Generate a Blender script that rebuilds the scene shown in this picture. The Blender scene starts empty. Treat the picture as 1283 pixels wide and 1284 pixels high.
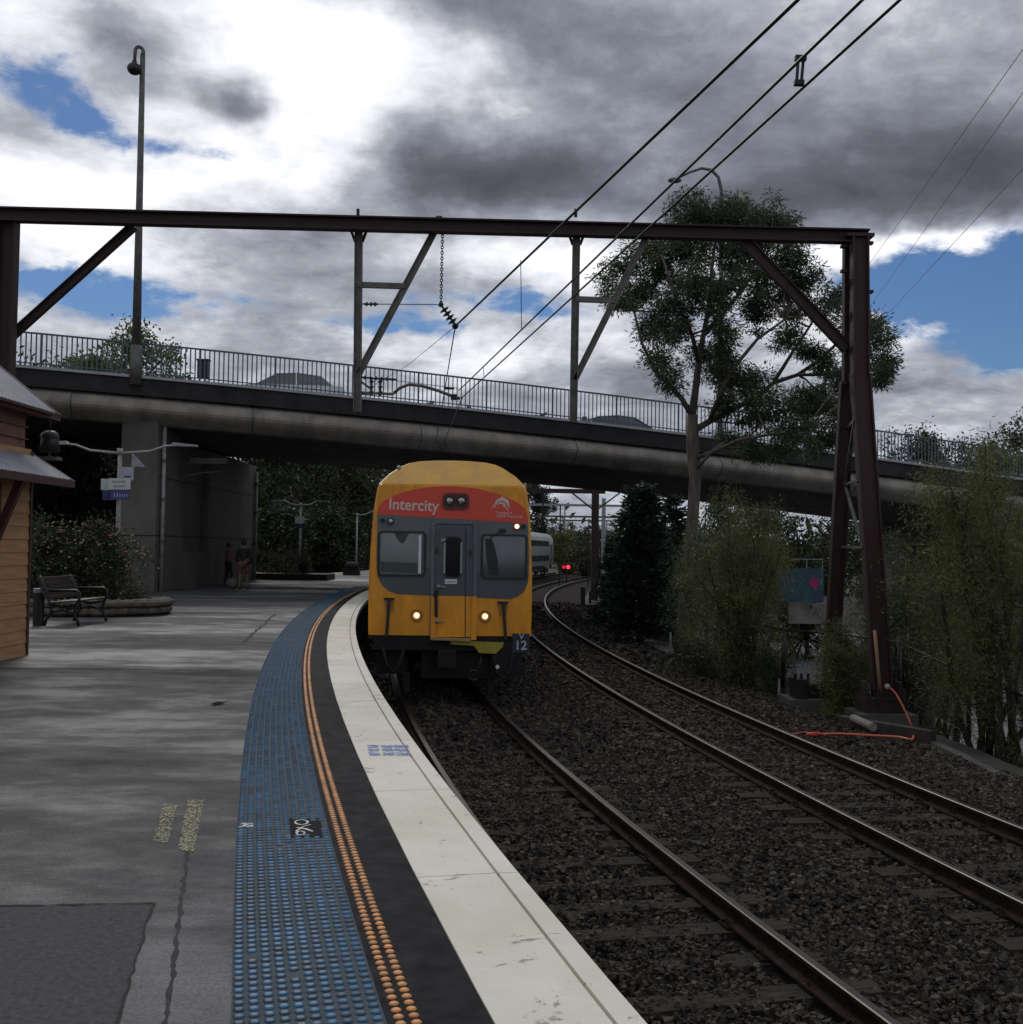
import bpy, math, random
import numpy as np
from mathutils import Vector, Matrix
from math import radians as R_, sin, cos, pi

# ------------------------------------------------------------------ camera, world, sun, exposure
scene = bpy.context.scene
rnd = random.Random(7)
rs = np.random.RandomState(11)
F_PX, CX, CY = 1400.0, 641.5, 642.0
PITCH, ROLL, EYE = math.atan(46 / F_PX), R_(0.85), 2.69
_F = Vector((0, cos(PITCH), sin(PITCH)))
_R0 = Vector((1, 0, 0)); _U0 = _R0.cross(_F)
_R = _R0 * cos(ROLL) + _U0 * sin(ROLL)
_U = -_R0 * sin(ROLL) + _U0 * cos(ROLL)


def ray(x, y):
    d = _F + _R * ((x - CX) / F_PX) - _U * ((y - CY) / F_PX)
    return d / d.y


def at(x, y, Y):
    """point of the place at survey bearing (x, y) and depth Y metres"""
    return Vector((0, 0, EYE)) + ray(x, y) * Y


def on(x, y, z=0.0):
    d = ray(x, y)
    return Vector((0, 0, EYE)) + d * ((z - EYE) / d.z)


cam_d = bpy.data.cameras.new("camera")
cam = bpy.data.objects.new("camera", cam_d)
scene.collection.objects.link(cam)
cam_d.sensor_width = 36; cam_d.sensor_fit = 'HORIZONTAL'
cam_d.lens = 36 * F_PX / 1283
cam_d.clip_start = 0.05; cam_d.clip_end = 3000
cam.matrix_world = Matrix(((_R.x, _U.x, -_F.x, 0), (_R.y, _U.y, -_F.y, 0), (_R.z, _U.z, -_F.z, EYE), (0, 0, 0, 1)))
scene.camera = cam
scene.view_settings.view_transform = 'Standard'
scene.view_settings.look = 'None'
scene.view_settings.exposure = 0.1
scene.view_settings.gamma = 1.0

SUN_EL, SUN_AZ = R_(40), R_(-16)      # azimuth from +Y towards +X
world = bpy.data.worlds.new("World"); scene.world = world
world.use_nodes = True
wt = world.node_tree; wt.nodes.clear()


class N:
    """tiny node-expression builder"""
    def __init__(s, t): s.t = t
    def put(s, k, v):
        if isinstance(v, (int, float)): k.default_value = v
        else: s.t.links.new(v, k)
    def m(s, op, a, b=None, c=None, clamp=False):
        n = s.t.nodes.new('ShaderNodeMath'); n.operation = op; n.use_clamp = clamp
        for i, v in enumerate((a, b, c)):
            if v is not None: s.put(n.inputs[i], v)
        return n.outputs[0]
    def add(s, a, b): return s.m('ADD', a, b)
    def sub(s, a, b): return s.m('SUBTRACT', a, b)
    def mul(s, a, b): return s.m('MULTIPLY', a, b)
    def div(s, a, b): return s.m('DIVIDE', a, b)
    def comb(s, x, y, z):
        n = s.t.nodes.new('ShaderNodeCombineXYZ')
        for i, v in enumerate((x, y, z)): s.put(n.inputs[i], v)
        return n.outputs[0]
    def noise(s, vec, scale, detail=6, rough=.55, dist=0):
        n = s.t.nodes.new('ShaderNodeTexNoise')
        if vec is not None: s.t.links.new(vec, n.inputs['Vector'])
        n.inputs['Scale'].default_value = scale; n.inputs['Detail'].default_value = detail
        n.inputs['Roughness'].default_value = rough; n.inputs['Distortion'].default_value = dist
        return n.outputs[0]
    def ramp(s, v, stops, interp='LINEAR'):
        n = s.t.nodes.new('ShaderNodeValToRGB'); s.put(n.inputs[0], v)
        n.color_ramp.interpolation = interp
        e = n.color_ramp.elements
        while len(e) < len(stops): e.new(0.5)
        for i, (p, c) in enumerate(stops):
            e[i].position = p
            c = (c, c, c) if isinstance(c, (int, float)) else c
            e[i].color = (c[0], c[1], c[2], 1)
        return n.outputs[0]
    def sstep(s, v, a, b):
        n = s.t.nodes.new('ShaderNodeMapRange'); n.interpolation_type = 'SMOOTHSTEP'
        s.put(n.inputs[0], v); n.inputs[1].default_value = a; n.inputs[2].default_value = b
        return n.outputs[0]
    def mix(s, f, a, b, kind='MIX'):
        n = s.t.nodes.new('ShaderNodeMix'); n.data_type = 'RGBA'; n.blend_type = kind
        s.put(n.inputs[0], f)
        for k, v in ((n.inputs[6], a), (n.inputs[7], b)):
            if isinstance(v, tuple): k.default_value = (v[0], v[1], v[2], 1)
            else: s.t.links.new(v, k)
        return n.outputs[2]


w = N(wt)
tc = wt.nodes.new('ShaderNodeTexCoord').outputs['Generated']
sp = wt.nodes.new('ShaderNodeSeparateXYZ'); wt.links.new(tc, sp.inputs[0])
dx, dy, dz = sp.outputs
az = w.m('ARCTAN2', dx, dy)
el = w.m('ARCSINE', dz)
wn = w.noise(tc, 5.0, 5, .6)
wn2 = w.noise(w.comb(w.add(dx, 7.3), dy, dz), 5.0, 5, .6)
az = w.add(az, w.mul(w.sub(wn, .5), .13))
el = w.add(el, w.mul(w.sub(wn2, .5), .09))


def blob(px, py, sx, sy, amp):
    d = ray(px, py).normalized()
    a0 = math.atan2(d.x, d.y); e0 = math.asin(d.z)
    a = w.mul(w.sub(az, a0), F_PX / sx); e = w.mul(w.sub(el, e0), F_PX / sy)
    q = w.add(w.mul(a, a), w.mul(e, e))
    return w.mul(w.m('EXPONENT', w.mul(q, -1.0)), amp)


def total(lst, start):
    acc = start
    for b in lst: acc = w.add(acc, blob(*b))
    return acc


inv = w.div(1.0, w.add(w.m('ABSOLUTE', dz), .22))
plane = w.comb(w.mul(dx, inv), w.mul(dy, inv), 0)
n1 = w.noise(plane, 2.6, 10, .6, .4)
plane2 = w.comb(w.add(w.mul(dx, inv), 13.0), w.mul(dy, inv), 4.0)
n2 = w.noise(plane2, 1.5, 9, .58, .3)
n3 = w.noise(plane2, 5.5, 8, .6, .2)
holes = [(55, 105, 75, 45, .78), (130, 150, 80, 28, .62), (225, 190, 90, 14, .75),
         (60, 345, 130, 26, 1.0), (180, 385, 130, 22, .95), (620, 370, 120, 28, 1.0), (500, 405, 100, 16, .9),
         (700, 395, 60, 20, .6), (1230, 372, 150, 62, 1.25), (1130, 345, 80, 28, .9), (1290, 430, 70, 30, .8),
         (1330, 300, 60, 40, .7), (900, 400, 90, 30, .6), (-300, 250, 200, 60, .8), (1700, 300, 300, 60, .9), (740, 640, 90, 12, .45)]
n4 = w.noise(plane, 11.0, 9, .65, .3)
hmask = w.sstep(w.add(total(holes, w.add(w.mul(w.sub(n1, .5), 1.7), w.mul(w.sub(n4, .5), 1.7))), -.10), .28, .86)
tones = [(330, 130, 170, 130, .55), (70, 260, 150, 60, .5), (450, 50, 130, 70, .3), (150, 470, 400, 40, -.12),
         (40, 30, 90, 40, .25), (180, 50, 90, 38, -.50), (275, 132, 42, 24, -.75), (420, 250, 150, 60, -.16),
         (560, 200, 90, 45, -.62), (700, 190, 110, 45, -.55), (640, 235, 120, 30, -.3), (600, 90, 90, 50, .20), (560, 5, 170, 40, -.45),
         (800, 20, 120, 40, -.30), (930, 120, 150, 60, -.38), (1080, 220, 170, 45, -.60), (1250, 180, 130, 60, -.55),
         (900, 240, 120, 35, -.4), (1130, 60, 90, 30, .12), (640, 320, 160, 26, .34), (760, 330, 60, 40, .25), (1080, 302, 180, 15, .6),
         (1200, 285, 100, 14, .4), (380, 330, 160, 35, -.22), (330, 290, 130, 20, -.16), (640, 450, 130, 24, .28),
         (820, 470, 90, 26, -.3), (1090, 400, 60, 30, .35), (1180, 470, 160, 45, -.22), (1240, 415, 80, 6, .5), (1170, 520, 90, 30, .12)]
tone = total(tones, .50)
tone = w.add(tone, w.mul(w.sub(n2, .5), .85))
tone = w.add(tone, w.mul(w.sub(n3, .5), .80))
tone = w.add(tone, w.mul(w.sub(n4, .5), .55))
tone = w.add(w.mul(tone, .72), .285)
cloud = w.ramp(tone, [(0.0, (.082, .085, .105)), (.24, (.133, .140, .170)), (.44, (.235, .248, .290)), (.62, (.41, .432, .486)), (.78, (.74, .75, .79)), (.95, (1.05, 1.05, 1.07))])
sky = wt.nodes.new('ShaderNodeTexSky'); sky.sky_type = 'NISHITA'; sky.sun_disc = False
sky.sun_elevation = SUN_EL; sky.sun_rotation = SUN_AZ
sky.air_density = 1.2; sky.ozone_density = 2.0; sky.dust_density = .4; sky.altitude = 800
blue = w.mix(1.0, sky.outputs[0], (.27, .37, .52), 'MULTIPLY')
ten = w.mix(1.0, cloud, (9.4, 9.5, 9.7), 'MULTIPLY')
final = w.mix(hmask, ten, blue)
bg = wt.nodes.new('ShaderNodeBackground'); wt.links.new(final, bg.inputs[0]); bg.inputs[1].default_value = 0.1
wo_ = wt.nodes.new('ShaderNodeOutputWorld'); wt.links.new(bg.outputs[0], wo_.inputs[0])

sun_d = bpy.data.lights.new("sun", 'SUN'); sun = bpy.data.objects.new("sun", sun_d)
scene.collection.objects.link(sun)
sun_d.energy = 1.0; sun_d.angle = R_(14); sun_d.color = (1, .95, .88)
sdir = Vector((sin(SUN_AZ) * cos(SUN_EL), cos(SUN_AZ) * cos(SUN_EL), sin(SUN_EL)))
sun.rotation_euler = sdir.to_track_quat('Z', 'Y').to_euler()

# ------------------------------------------------------------------ helpers
C = scene.collection
MATS = {}


def mat(name, col, rough=.7, metal=0.0, var=.25, scale=6.0, bump=0.0, bscale=None, spec=.5, col2=None, detail=6,
        stretch=(1, 1, 1), rvar=0.0, emit=None, island=0.0, trans=0.0, alpha=1.0):
    if name in MATS: return MATS[name]
    m = bpy.data.materials.new(name); m.use_nodes = True; MATS[name] = m
    t = m.node_tree; n = N(t); b = t.nodes['Principled BSDF']
    tco = t.nodes.new('ShaderNodeTexCoord').outputs['Object']
    mp = t.nodes.new('ShaderNodeMapping'); t.links.new(tco, mp.inputs[0]); mp.inputs['Scale'].default_value = stretch
    v = mp.outputs[0]
    nz = n.noise(v, scale, detail, .6)
    c2 = col2 if col2 else tuple(c * (1 - var) for c in col)
    c1 = tuple(min(1, c * (1 + var * .6)) for c in col) if not col2 else col
    cc = n.ramp(nz, [(.32, c2), (.68, c1)])
    if island:
        g = t.nodes.new('ShaderNodeNewGeometry').outputs['Random Per Island']
        k = n.add(n.mul(g, island * 2), 1 - island)
        cc = n.mix(1.0, cc, n.comb(k, k, k), 'MULTIPLY')
    t.links.new(cc, b.inputs['Base Color'])
    b.inputs['Roughness'].default_value = rough
    if rvar:
        rr = n.add(n.mul(n.sub(n.noise(v, scale * .6, 4, .6), .5), rvar * 2), rough)
        t.links.new(rr, b.inputs['Roughness'])
    b.inputs['Metallic'].default_value = metal
    b.inputs['Specular IOR Level'].default_value = spec
    if bump:
        bp = t.nodes.new('ShaderNodeBump'); bp.inputs['Strength'].default_value = 1.0
        bp.inputs['Distance'].default_value = bump
        t.links.new(n.noise(v, bscale or scale * 4, 5, .65), bp.inputs['Height'])
        t.links.new(bp.outputs[0], b.inputs['Normal'])
    if emit:
        b.inputs['Emission Color'].default_value = (*emit[:3], 1); b.inputs['Emission Strength'].default_value = emit[3]
    if trans:
        tr = t.nodes.new('ShaderNodeBsdfTranslucent'); t.links.new(cc, tr.inputs[0])
        mx = t.nodes.new('ShaderNodeMixShader'); mx.inputs[0].default_value = trans
        t.links.new(b.outputs[0], mx.inputs[1]); t.links.new(tr.outputs[0], mx.inputs[2])
        t.links.new(mx.outputs[0], t.nodes['Material Output'].inputs[0])
    return m


def tag(o, label=None, cat=None, group=None, kind=None):
    if label: o['label'] = label
    if cat: o['category'] = cat
    if group: o['group'] = group
    if kind: o['kind'] = kind
    return o


def empty(name, loc=(0, 0, 0), rz=0.0, label=None, cat=None, group=None):
    o = bpy.data.objects.new(name, None); C.objects.link(o)
    o.location = loc; o.rotation_euler = (0, 0, rz); o.empty_display_size = .2
    return tag(o, label, cat, group)


def link_mesh(name, me, m, parent=None, smooth=False):
    for q in (m if isinstance(m, (list, tuple)) else [m]): me.materials.append(q)
    o = bpy.data.objects.new(name, me); C.objects.link(o)
    if parent: o.parent = parent
    if smooth: me.polygons.foreach_set('use_smooth', [True] * len(me.polygons))
    return o


class MB:
    def __init__(s): s.v = []; s.f = []; s.mi = []; s.uv = None
    def _add(s, vs, fs, mi=0):
        b = len(s.v); s.v += [tuple(p) for p in vs]
        for f in fs: s.f.append(tuple(i + b for i in f)); s.mi.append(mi)
        return s
    def box(s, c, size, rz=0.0, mat=None, mi=0, taper=1.0):
        hx, hy, hz = size[0] / 2, size[1] / 2, size[2] / 2
        vs = []
        for z in (-1, 1):
            k = taper if z > 0 else 1
            for x, y in ((-1, -1), (1, -1), (1, 1), (-1, 1)):
                p = Vector((x * hx * k, y * hy * k, z * hz))
                if mat is not None: p = mat @ p
                elif rz: p = Matrix.Rotation(rz, 3, 'Z') @ p
                vs.append(p + Vector(c))
        return s._add(vs, [(3, 2, 1, 0), (4, 5, 6, 7), (0, 1, 5, 4), (1, 2, 6, 5), (2, 3, 7, 6), (3, 0, 4, 7)], mi)
    def beam(s, a, b, wd, hg, up=(0, 0, 1), mi=0):
        a, b = Vector(a), Vector(b); d = (b - a); L = d.length; d = d / L
        u = Vector(up); sd = d.cross(u)
        if sd.length < 1e-3: sd = d.cross(Vector((1, 0, 0)))
        sd.normalize(); u = sd.cross(d)
        M = Matrix((sd, d, u)).transposed()
        return s.box((a + b) / 2, (wd, L, hg), mat=M, mi=mi)
    def ibeam(s, a, b, wd, hg, th=.02, up=(0, 0, 1), mi=0):
        a, b = Vector(a), Vector(b); d = (b - a).normalized(); u = Vector(up)
        sd = d.cross(u)
        if sd.length < 1e-3: sd = d.cross(Vector((1, 0, 0)))
        sd.normalize(); u = sd.cross(d)
        s.beam(a + u * (hg / 2 - th / 2), b + u * (hg / 2 - th / 2), wd, th, u, mi)
        s.beam(a - u * (hg / 2 - th / 2), b - u * (hg / 2 - th / 2), wd, th, u, mi)
        return s.beam(a, b, th, hg - 2 * th, u, mi)
    def tube(s, path, r, n=8, mi=0, caps=True):
        P = [Vector(p) for p in path]; k = len(P)
        rr = r if isinstance(r, (list, tuple)) else [r] * k
        ref = Vector((0, 0, 1)); vs = []
        t0 = (P[1] - P[0]).normalized()
        if abs(t0.z) > .9: ref = Vector((1, 0, 0))
        for i in range(k):
            t = (P[min(i + 1, k - 1)] - P[max(i - 1, 0)])
            t = t.normalized() if t.length > 1e-9 else t0
            a = ref - t * ref.dot(t)
            if a.length < 1e-4: a = t.orthogonal()
            a.normalize(); ref = a; b = t.cross(a)
            for j in range(n):
                q = 2 * pi * j / n
                vs.append(P[i] + (a * cos(q) + b * sin(q)) * rr[i])
        fs = [(i * n + j, i * n + (j + 1) % n, (i + 1) * n + (j + 1) % n, (i + 1) * n + j) for i in range(k - 1) for j in range(n)]
        if caps: fs += [tuple(range(n))[::-1], tuple(range((k - 1) * n, k * n))]
        return s._add(vs, fs, mi)
    def prism(s, poly, y0, y1, mi=0, map=None):
        """poly in (x, z), extruded along y"""
        map = map or (lambda x, y, z: (x, y, z)); n = len(poly)
        vs = [map(x, y0, z) for x, z in poly] + [map(x, y1, z) for x, z in poly]
        fs = [tuple(range(n)), tuple(range(2 * n - 1, n - 1, -1))] + [(i, i + n, (i + 1) % n + n, (i + 1) % n) for i in range(n)]
        return s._add(vs, fs, mi)
    def sphere(s, c, r, nu=12, nv=8, sc=(1, 1, 1), mi=0):
        vs = [(c[0], c[1], c[2] + r * sc[2])]
        for i in range(1, nv):
            th = pi * i / nv
            for j in range(nu):
                ph = 2 * pi * j / nu
                vs.append((c[0] + r * sc[0] * sin(th) * cos(ph), c[1] + r * sc[1] * sin(th) * sin(ph), c[2] + r * sc[2] * cos(th)))
        vs.append((c[0], c[1], c[2] - r * sc[2]))
        fs = [(0, 1 + j, 1 + (j + 1) % nu) for j in range(nu)]
        for i in range(nv - 2):
            a = 1 + i * nu
            fs += [(a + j, a + nu + j, a + nu + (j + 1) % nu, a + (j + 1) % nu) for j in range(nu)]
        L = len(vs) - 1; a = 1 + (nv - 2) * nu
        fs += [(a + j, L, a + (j + 1) % nu) for j in range(nu)]
        return s._add(vs, fs, mi)
    def mesh(s, name):
        me = bpy.data.meshes.new(name); me.from_pydata(s.v, [], s.f)
        me.polygons.foreach_set('material_index', s.mi)
        if s.uv is not None:
            ul = me.uv_layers.new(name='UVMap')
            for l in me.loops: ul.data[l.index].uv = s.uv[l.vertex_index]
        me.update(); return me
    def build(s, name, m, parent=None, smooth=False):
        return link_mesh(name, s.mesh(name), m, parent, smooth)


def struct(o): o['kind'] = 'structure'; return o


def np_mesh(name, V, Fq, m, parent=None, smooth=False):
    """V (n,3), Fq (k,c) constant-size faces"""
    me = bpy.data.meshes.new(name); k, c = Fq.shape
    me.vertices.add(len(V)); me.vertices.foreach_set('co', V.astype(np.float32).ravel())
    me.loops.add(k * c); me.loops.foreach_set('vertex_index', Fq.astype(np.int32).ravel())
    me.polygons.add(k); me.polygons.foreach_set('loop_start', np.arange(0, k * c, c, dtype=np.int32))
    me.update(calc_edges=True); me.validate()
    if not smooth: me.shade_flat()
    return link_mesh(name, me, m, parent, smooth)


# track 1, track 2 centre lines (x as a function of y)
K1 = np.array([(-8, 5.6), (0, 3.02), (3.8, 2.06), (6.5, 1.44), (9, .93), (11, .52), (13.9, -.02), (16.6, -.5), (20, -1.08), (25, -1.8), (31, -2.5), (42, -3.25), (55, -3.35), (66, -2.75), (88, -1.0), (107, 1.5), (125, 4.9), (150, 11.5)])
K2 = np.array([(-8, 9.0), (0, 6.75), (4, 5.75), (8.8, 4.82), (10, 4.58), (12.7, 4.15), (15.2, 3.72), (18.9, 3.12), (25.2, 2.28), (32, 1.65), (40, 1.15), (48.4, .96), (57, 1.05), (66.3, 1.45), (88.5, 3.7), (107, 7.2), (125, 11.6), (150, 18.5)])


def smooth_curve(K):
    best = np.polyfit(K[:, 0] / 60, K[:, 1], 6)
    p = best.copy(); d = np.polyder(p)
    return (lambda y: float(np.polyval(p, y / 60))), (lambda y: float(np.polyval(d, y / 60)) / 60)


c1, d1 = smooth_curve(K1); c2, d2 = smooth_curve(K2)


def offs(c, d, y, o):
    s = d(y); k = 1 / math.hypot(1, s)
    return Vector((c(y) + o * k, y - o * s * k, 0))


def yrange(a, b, s):
    n = max(1, int(round((b - a) / s))); return [a + (b - a) * i / n for i in range(n + 1)]


def strip(name, c, d, ys, prof, m, mi=None, closed=False, smooth=False):
    """sweep profile [(offset, z)...] along a track curve; uv = (arc length, offset)"""
    mb = MB(); mb.uv = []; n = len(prof); L = 0; pv = None
    for y in ys:
        q = offs(c, d, y, 0)
        if pv is not None: L += (q - pv).length
        pv = q
        for o, z in prof:
            p = offs(c, d, y, o); mb.v.append((p.x, p.y, z)); mb.uv.append((L, o))
    r = n if closed else n - 1
    for i in range(len(ys) - 1):
        for j in range(r):
            a = i * n + j; b = i * n + (j + 1) % n
            mb.f.append((a, b, b + n, a + n)); mb.mi.append(mi[j] if mi else 0)
    if closed:
        k = (len(ys) - 1) * n
        mb.f.append(tuple(range(n))[::-1]); mb.mi.append(0); mb.f.append(tuple(range(k, k + n))); mb.mi.append(0)
    return mb.build(name, m, None, smooth)


# ------------------------------------------------------------------ materials
M_ground = mat('ground_soil', (.055, .05, .038), .95, var=.4, scale=1.2, bump=.03, bscale=9, col2=(.03, .033, .02))
M_ballast = mat('ballast_bed', (.024, .018, .014), .95, spec=.1, scale=30, col2=(.012, .011, .010), bump=.03, bscale=28)
M_stone = mat('ballast_stone', (.078, .064, .050), .9, spec=.15, col2=(.020, .018, .016), scale=9, island=.75, bump=.004, bscale=60)
M_asphalt = None
M_rust = mat('rusty_steel', (.034, .017, .014), .75, var=.5, scale=5, bump=.004, bscale=40, col2=(.022, .013, .012))
M_rust_red = mat('red_oxide_steel', (.042, .017, .015), .7, var=.5, scale=3, bump=.003, bscale=30, col2=(.030, .013, .012))
M_galv = mat('galvanised_steel', (.30, .31, .32), .5, .6, var=.25, scale=8)
M_greysteel = mat('weathered_grey_steel', (.13, .125, .115), .6, .4, var=.4, scale=6)
M_black = mat('black_metal', (.012, .012, .013), .5, var=.3, scale=10)
M_wire = mat('wire_dark', (.02, .02, .022), .5, .5)
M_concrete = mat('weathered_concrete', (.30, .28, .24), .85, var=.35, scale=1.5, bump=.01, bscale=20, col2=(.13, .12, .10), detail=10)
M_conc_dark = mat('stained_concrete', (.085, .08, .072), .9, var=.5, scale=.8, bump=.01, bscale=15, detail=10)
M_white = mat('white_enamel', (.62, .63, .66), .4, var=.08)
M_glass = mat('dark_glass', (.025, .03, .033), .06, var=.1, spec=.9)


def asphalt_material():
    m = bpy.data.materials.new('platform_asphalt'); m.use_nodes = True
    t = m.node_tree; n = N(t); b = t.nodes['Principled BSDF']
    tco = t.nodes.new('ShaderNodeTexCoord').outputs['Object']
    def mp(sc):
        q = t.nodes.new('ShaderNodeMapping'); t.links.new(tco, q.inputs[0]); q.inputs['Scale'].default_value = sc; return q.outputs[0]
    big = n.noise(mp((.16, .40, 1)), 1.0, 7, .62, .25)       # damp bands across the platform, their sky sheen painted in as paler colour
    med = n.noise(mp((.7, 1.1, 1)), 2.2, 9, .7)
    fine = n.noise(mp((1, 1, 1)), 70, 6, .85)
    agg = t.nodes.new('ShaderNodeTexVoronoi'); t.links.new(mp((1, 1, 1)), agg.inputs['Vector']); agg.inputs['Scale'].default_value = 90
    base = n.ramp(n.add(n.mul(big, .65), n.mul(med, .35)), [(.38, (.028, .028, .031)), (.50, (.058, .058, .062)), (.62, (.135, .134, .140))])
    grit = n.ramp(fine, [(.38, .50), (.62, 1.45)])
    col = n.mix(1.0, base, grit, 'MULTIPLY')
    t.links.new(col, b.inputs['Base Color'])
    rough = n.ramp(n.add(n.mul(big, .7), n.mul(med, .3)), [(.38, .90), (.5, .70), (.60, .42)])
    t.links.new(rough, b.inputs['Roughness']); b.inputs['Specular IOR Level'].default_value = .28
    bp = t.nodes.new('ShaderNodeBump'); bp.inputs['Distance'].default_value = .004
    t.links.new(n.add(agg.outputs[0], fine), bp.inputs['Height']); t.links.new(bp.outputs[0], b.inputs['Normal'])
    return m


def coping_material():
    m = bpy.data.materials.new('painted_coping'); m.use_nodes = True
    t = m.node_tree; n = N(t); b = t.nodes['Principled BSDF']
    tco = t.nodes.new('ShaderNodeTexCoord'); uv = tco.outputs['UV']; ob = tco.outputs['Object']
    s = t.nodes.new('ShaderNodeSeparateXYZ'); t.links.new(uv, s.inputs[0])
    big = n.noise(ob, 1.1, 6, .6); fine = n.noise(ob, 26, 8, .7); st = n.noise(ob, 5.0, 8, .65, 1.0)
    base = n.ramp(big, [(.35, (.60, .565, .465)), (.65, (.73, .70, .605))])
    worn = n.sstep(n.add(st, n.mul(fine, .35)), .79, .86)
    base = n.mix(worn, base, (.30, .27, .24))
    ws = n.add(s.outputs[0], n.mul(n.sub(n.noise(ob, 9, 3), .5), .03))
    jt = n.m('ABSOLUTE', n.sub(n.m('FRACT', n.div(ws, 1.9)), .5))
    line = n.m('LESS_THAN', jt, .0028)
    col = n.mix(n.mul(line, .7), base, (.16, .15, .13))
    t.links.new(col, b.inputs['Base Color']); b.inputs['Roughness'].default_value = .75
    bp = t.nodes.new('ShaderNodeBump'); bp.inputs['Distance'].default_value = .004
    t.links.new(n.sub(fine, n.mul(worn, .6)), bp.inputs['Height']); t.links.new(bp.outputs[0], b.inputs['Normal'])
    return m


M_asphalt = asphalt_material(); M_coping = coping_material()

# ------------------------------------------------------------------ ground, ballast, rails
PT = 1.10     # platform level above the rail top


def gz(x, y):
    yy = min(max(y, -8), 125)
    d = x - c2(yy)
    z = -.36
    if d > 4.4: z -= 1.35 * min(1, (d - 4.4) / 2.0) ** .8
    if y > 62 and d > 5: z += min(1.0, (y - 62) / 30) * min(1, (d - 5) / 5) * 2.2
    if x < -17: z += min(1, (-17 - x) / 12) * 4.0
    e = c1(min(yy, 125)) - x
    if e > 9 and y > 60: z += min(1, (e - 9) / 16) * min(1, (y - 60) / 40) * 8.0
    if y > 130: z += min(1, (y - 130) / 120) * 2.0
    return z + .05 * sin(x * 1.3 + y * .7) * sin(y * .9 - x * .4)


def grid(name, xs, ys, zf, m):
    V = np.array([(x, y, zf(x, y)) for y in ys for x in xs]); nx, ny = len(xs), len(ys)
    i = np.arange(nx - 1)[None, :] + np.arange(ny - 1)[:, None] * nx; i = i.ravel()
    return np_mesh(name, V, np.stack([i, i + 1, i + nx + 1, i + nx], 1), m, smooth=True)


xs = [-600, -300, -150, -80, -50, -35, -28] + list(np.arange(-22, 34, .7)) + [36, 40, 50, 70, 110, 200, 400, 700]
ys = [-300, -100, -40, -15] + list(np.arange(-8, 70, .8)) + list(np.arange(72, 160, 4)) + [180, 220, 300, 450, 700, 1500]
struct(grid('ground', xs, ys, gz, M_ground))
# car park sheet below the bank
M_carpark = mat('car_park_asphalt', (.155, .155, .165), .6, var=.35, scale=1.2, bump=.003, bscale=80)
cp = MB(); 
for y in yrange(10, 60, 2):
    a = c2(y) + 6.9
    cp.v += [(a, y, gz(a, y) + .10), (a + 26, y, -1.60)]
for i in range(len(cp.v) // 2 - 1): cp.f.append((2 * i, 2 * i + 1, 2 * i + 3, 2 * i + 2)); cp.mi.append(0)
struct(cp.build('car_park_road', M_carpark))


def ballast_z(o2, y):
    return -.215 - (0.12 * max(0, o2 - 2.0))


bys = yrange(-6, 135, 1.0)
bm = MB()
offsets = np.linspace(0, 1, 22)
for y in bys:
    xl = offs(c1, d1, y, -1.95); xr = offs(c2, d2, y, 3.4)
    for k in offsets:
        p = xl.lerp(xr, k)
        o2 = k * 9.3 - 5.9
        z = -.215 + .02 * sin(p.x * 5 + p.y * 3) * sin(p.y * 2.1)
        if o2 > 1.9: z -= .13 * (o2 - 1.9)
        bm.v.append((p.x, p.y, z))
n_ = len(offsets)
for i in range(len(bys) - 1):
    for j in range(n_ - 1):
        a = i * n_ + j; bm.f.append((a, a + 1, a + 1 + n_, a + n_)); bm.mi.append(0)
struct(bm.build('ballast_bed', M_ballast, smooth=True))


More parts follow.
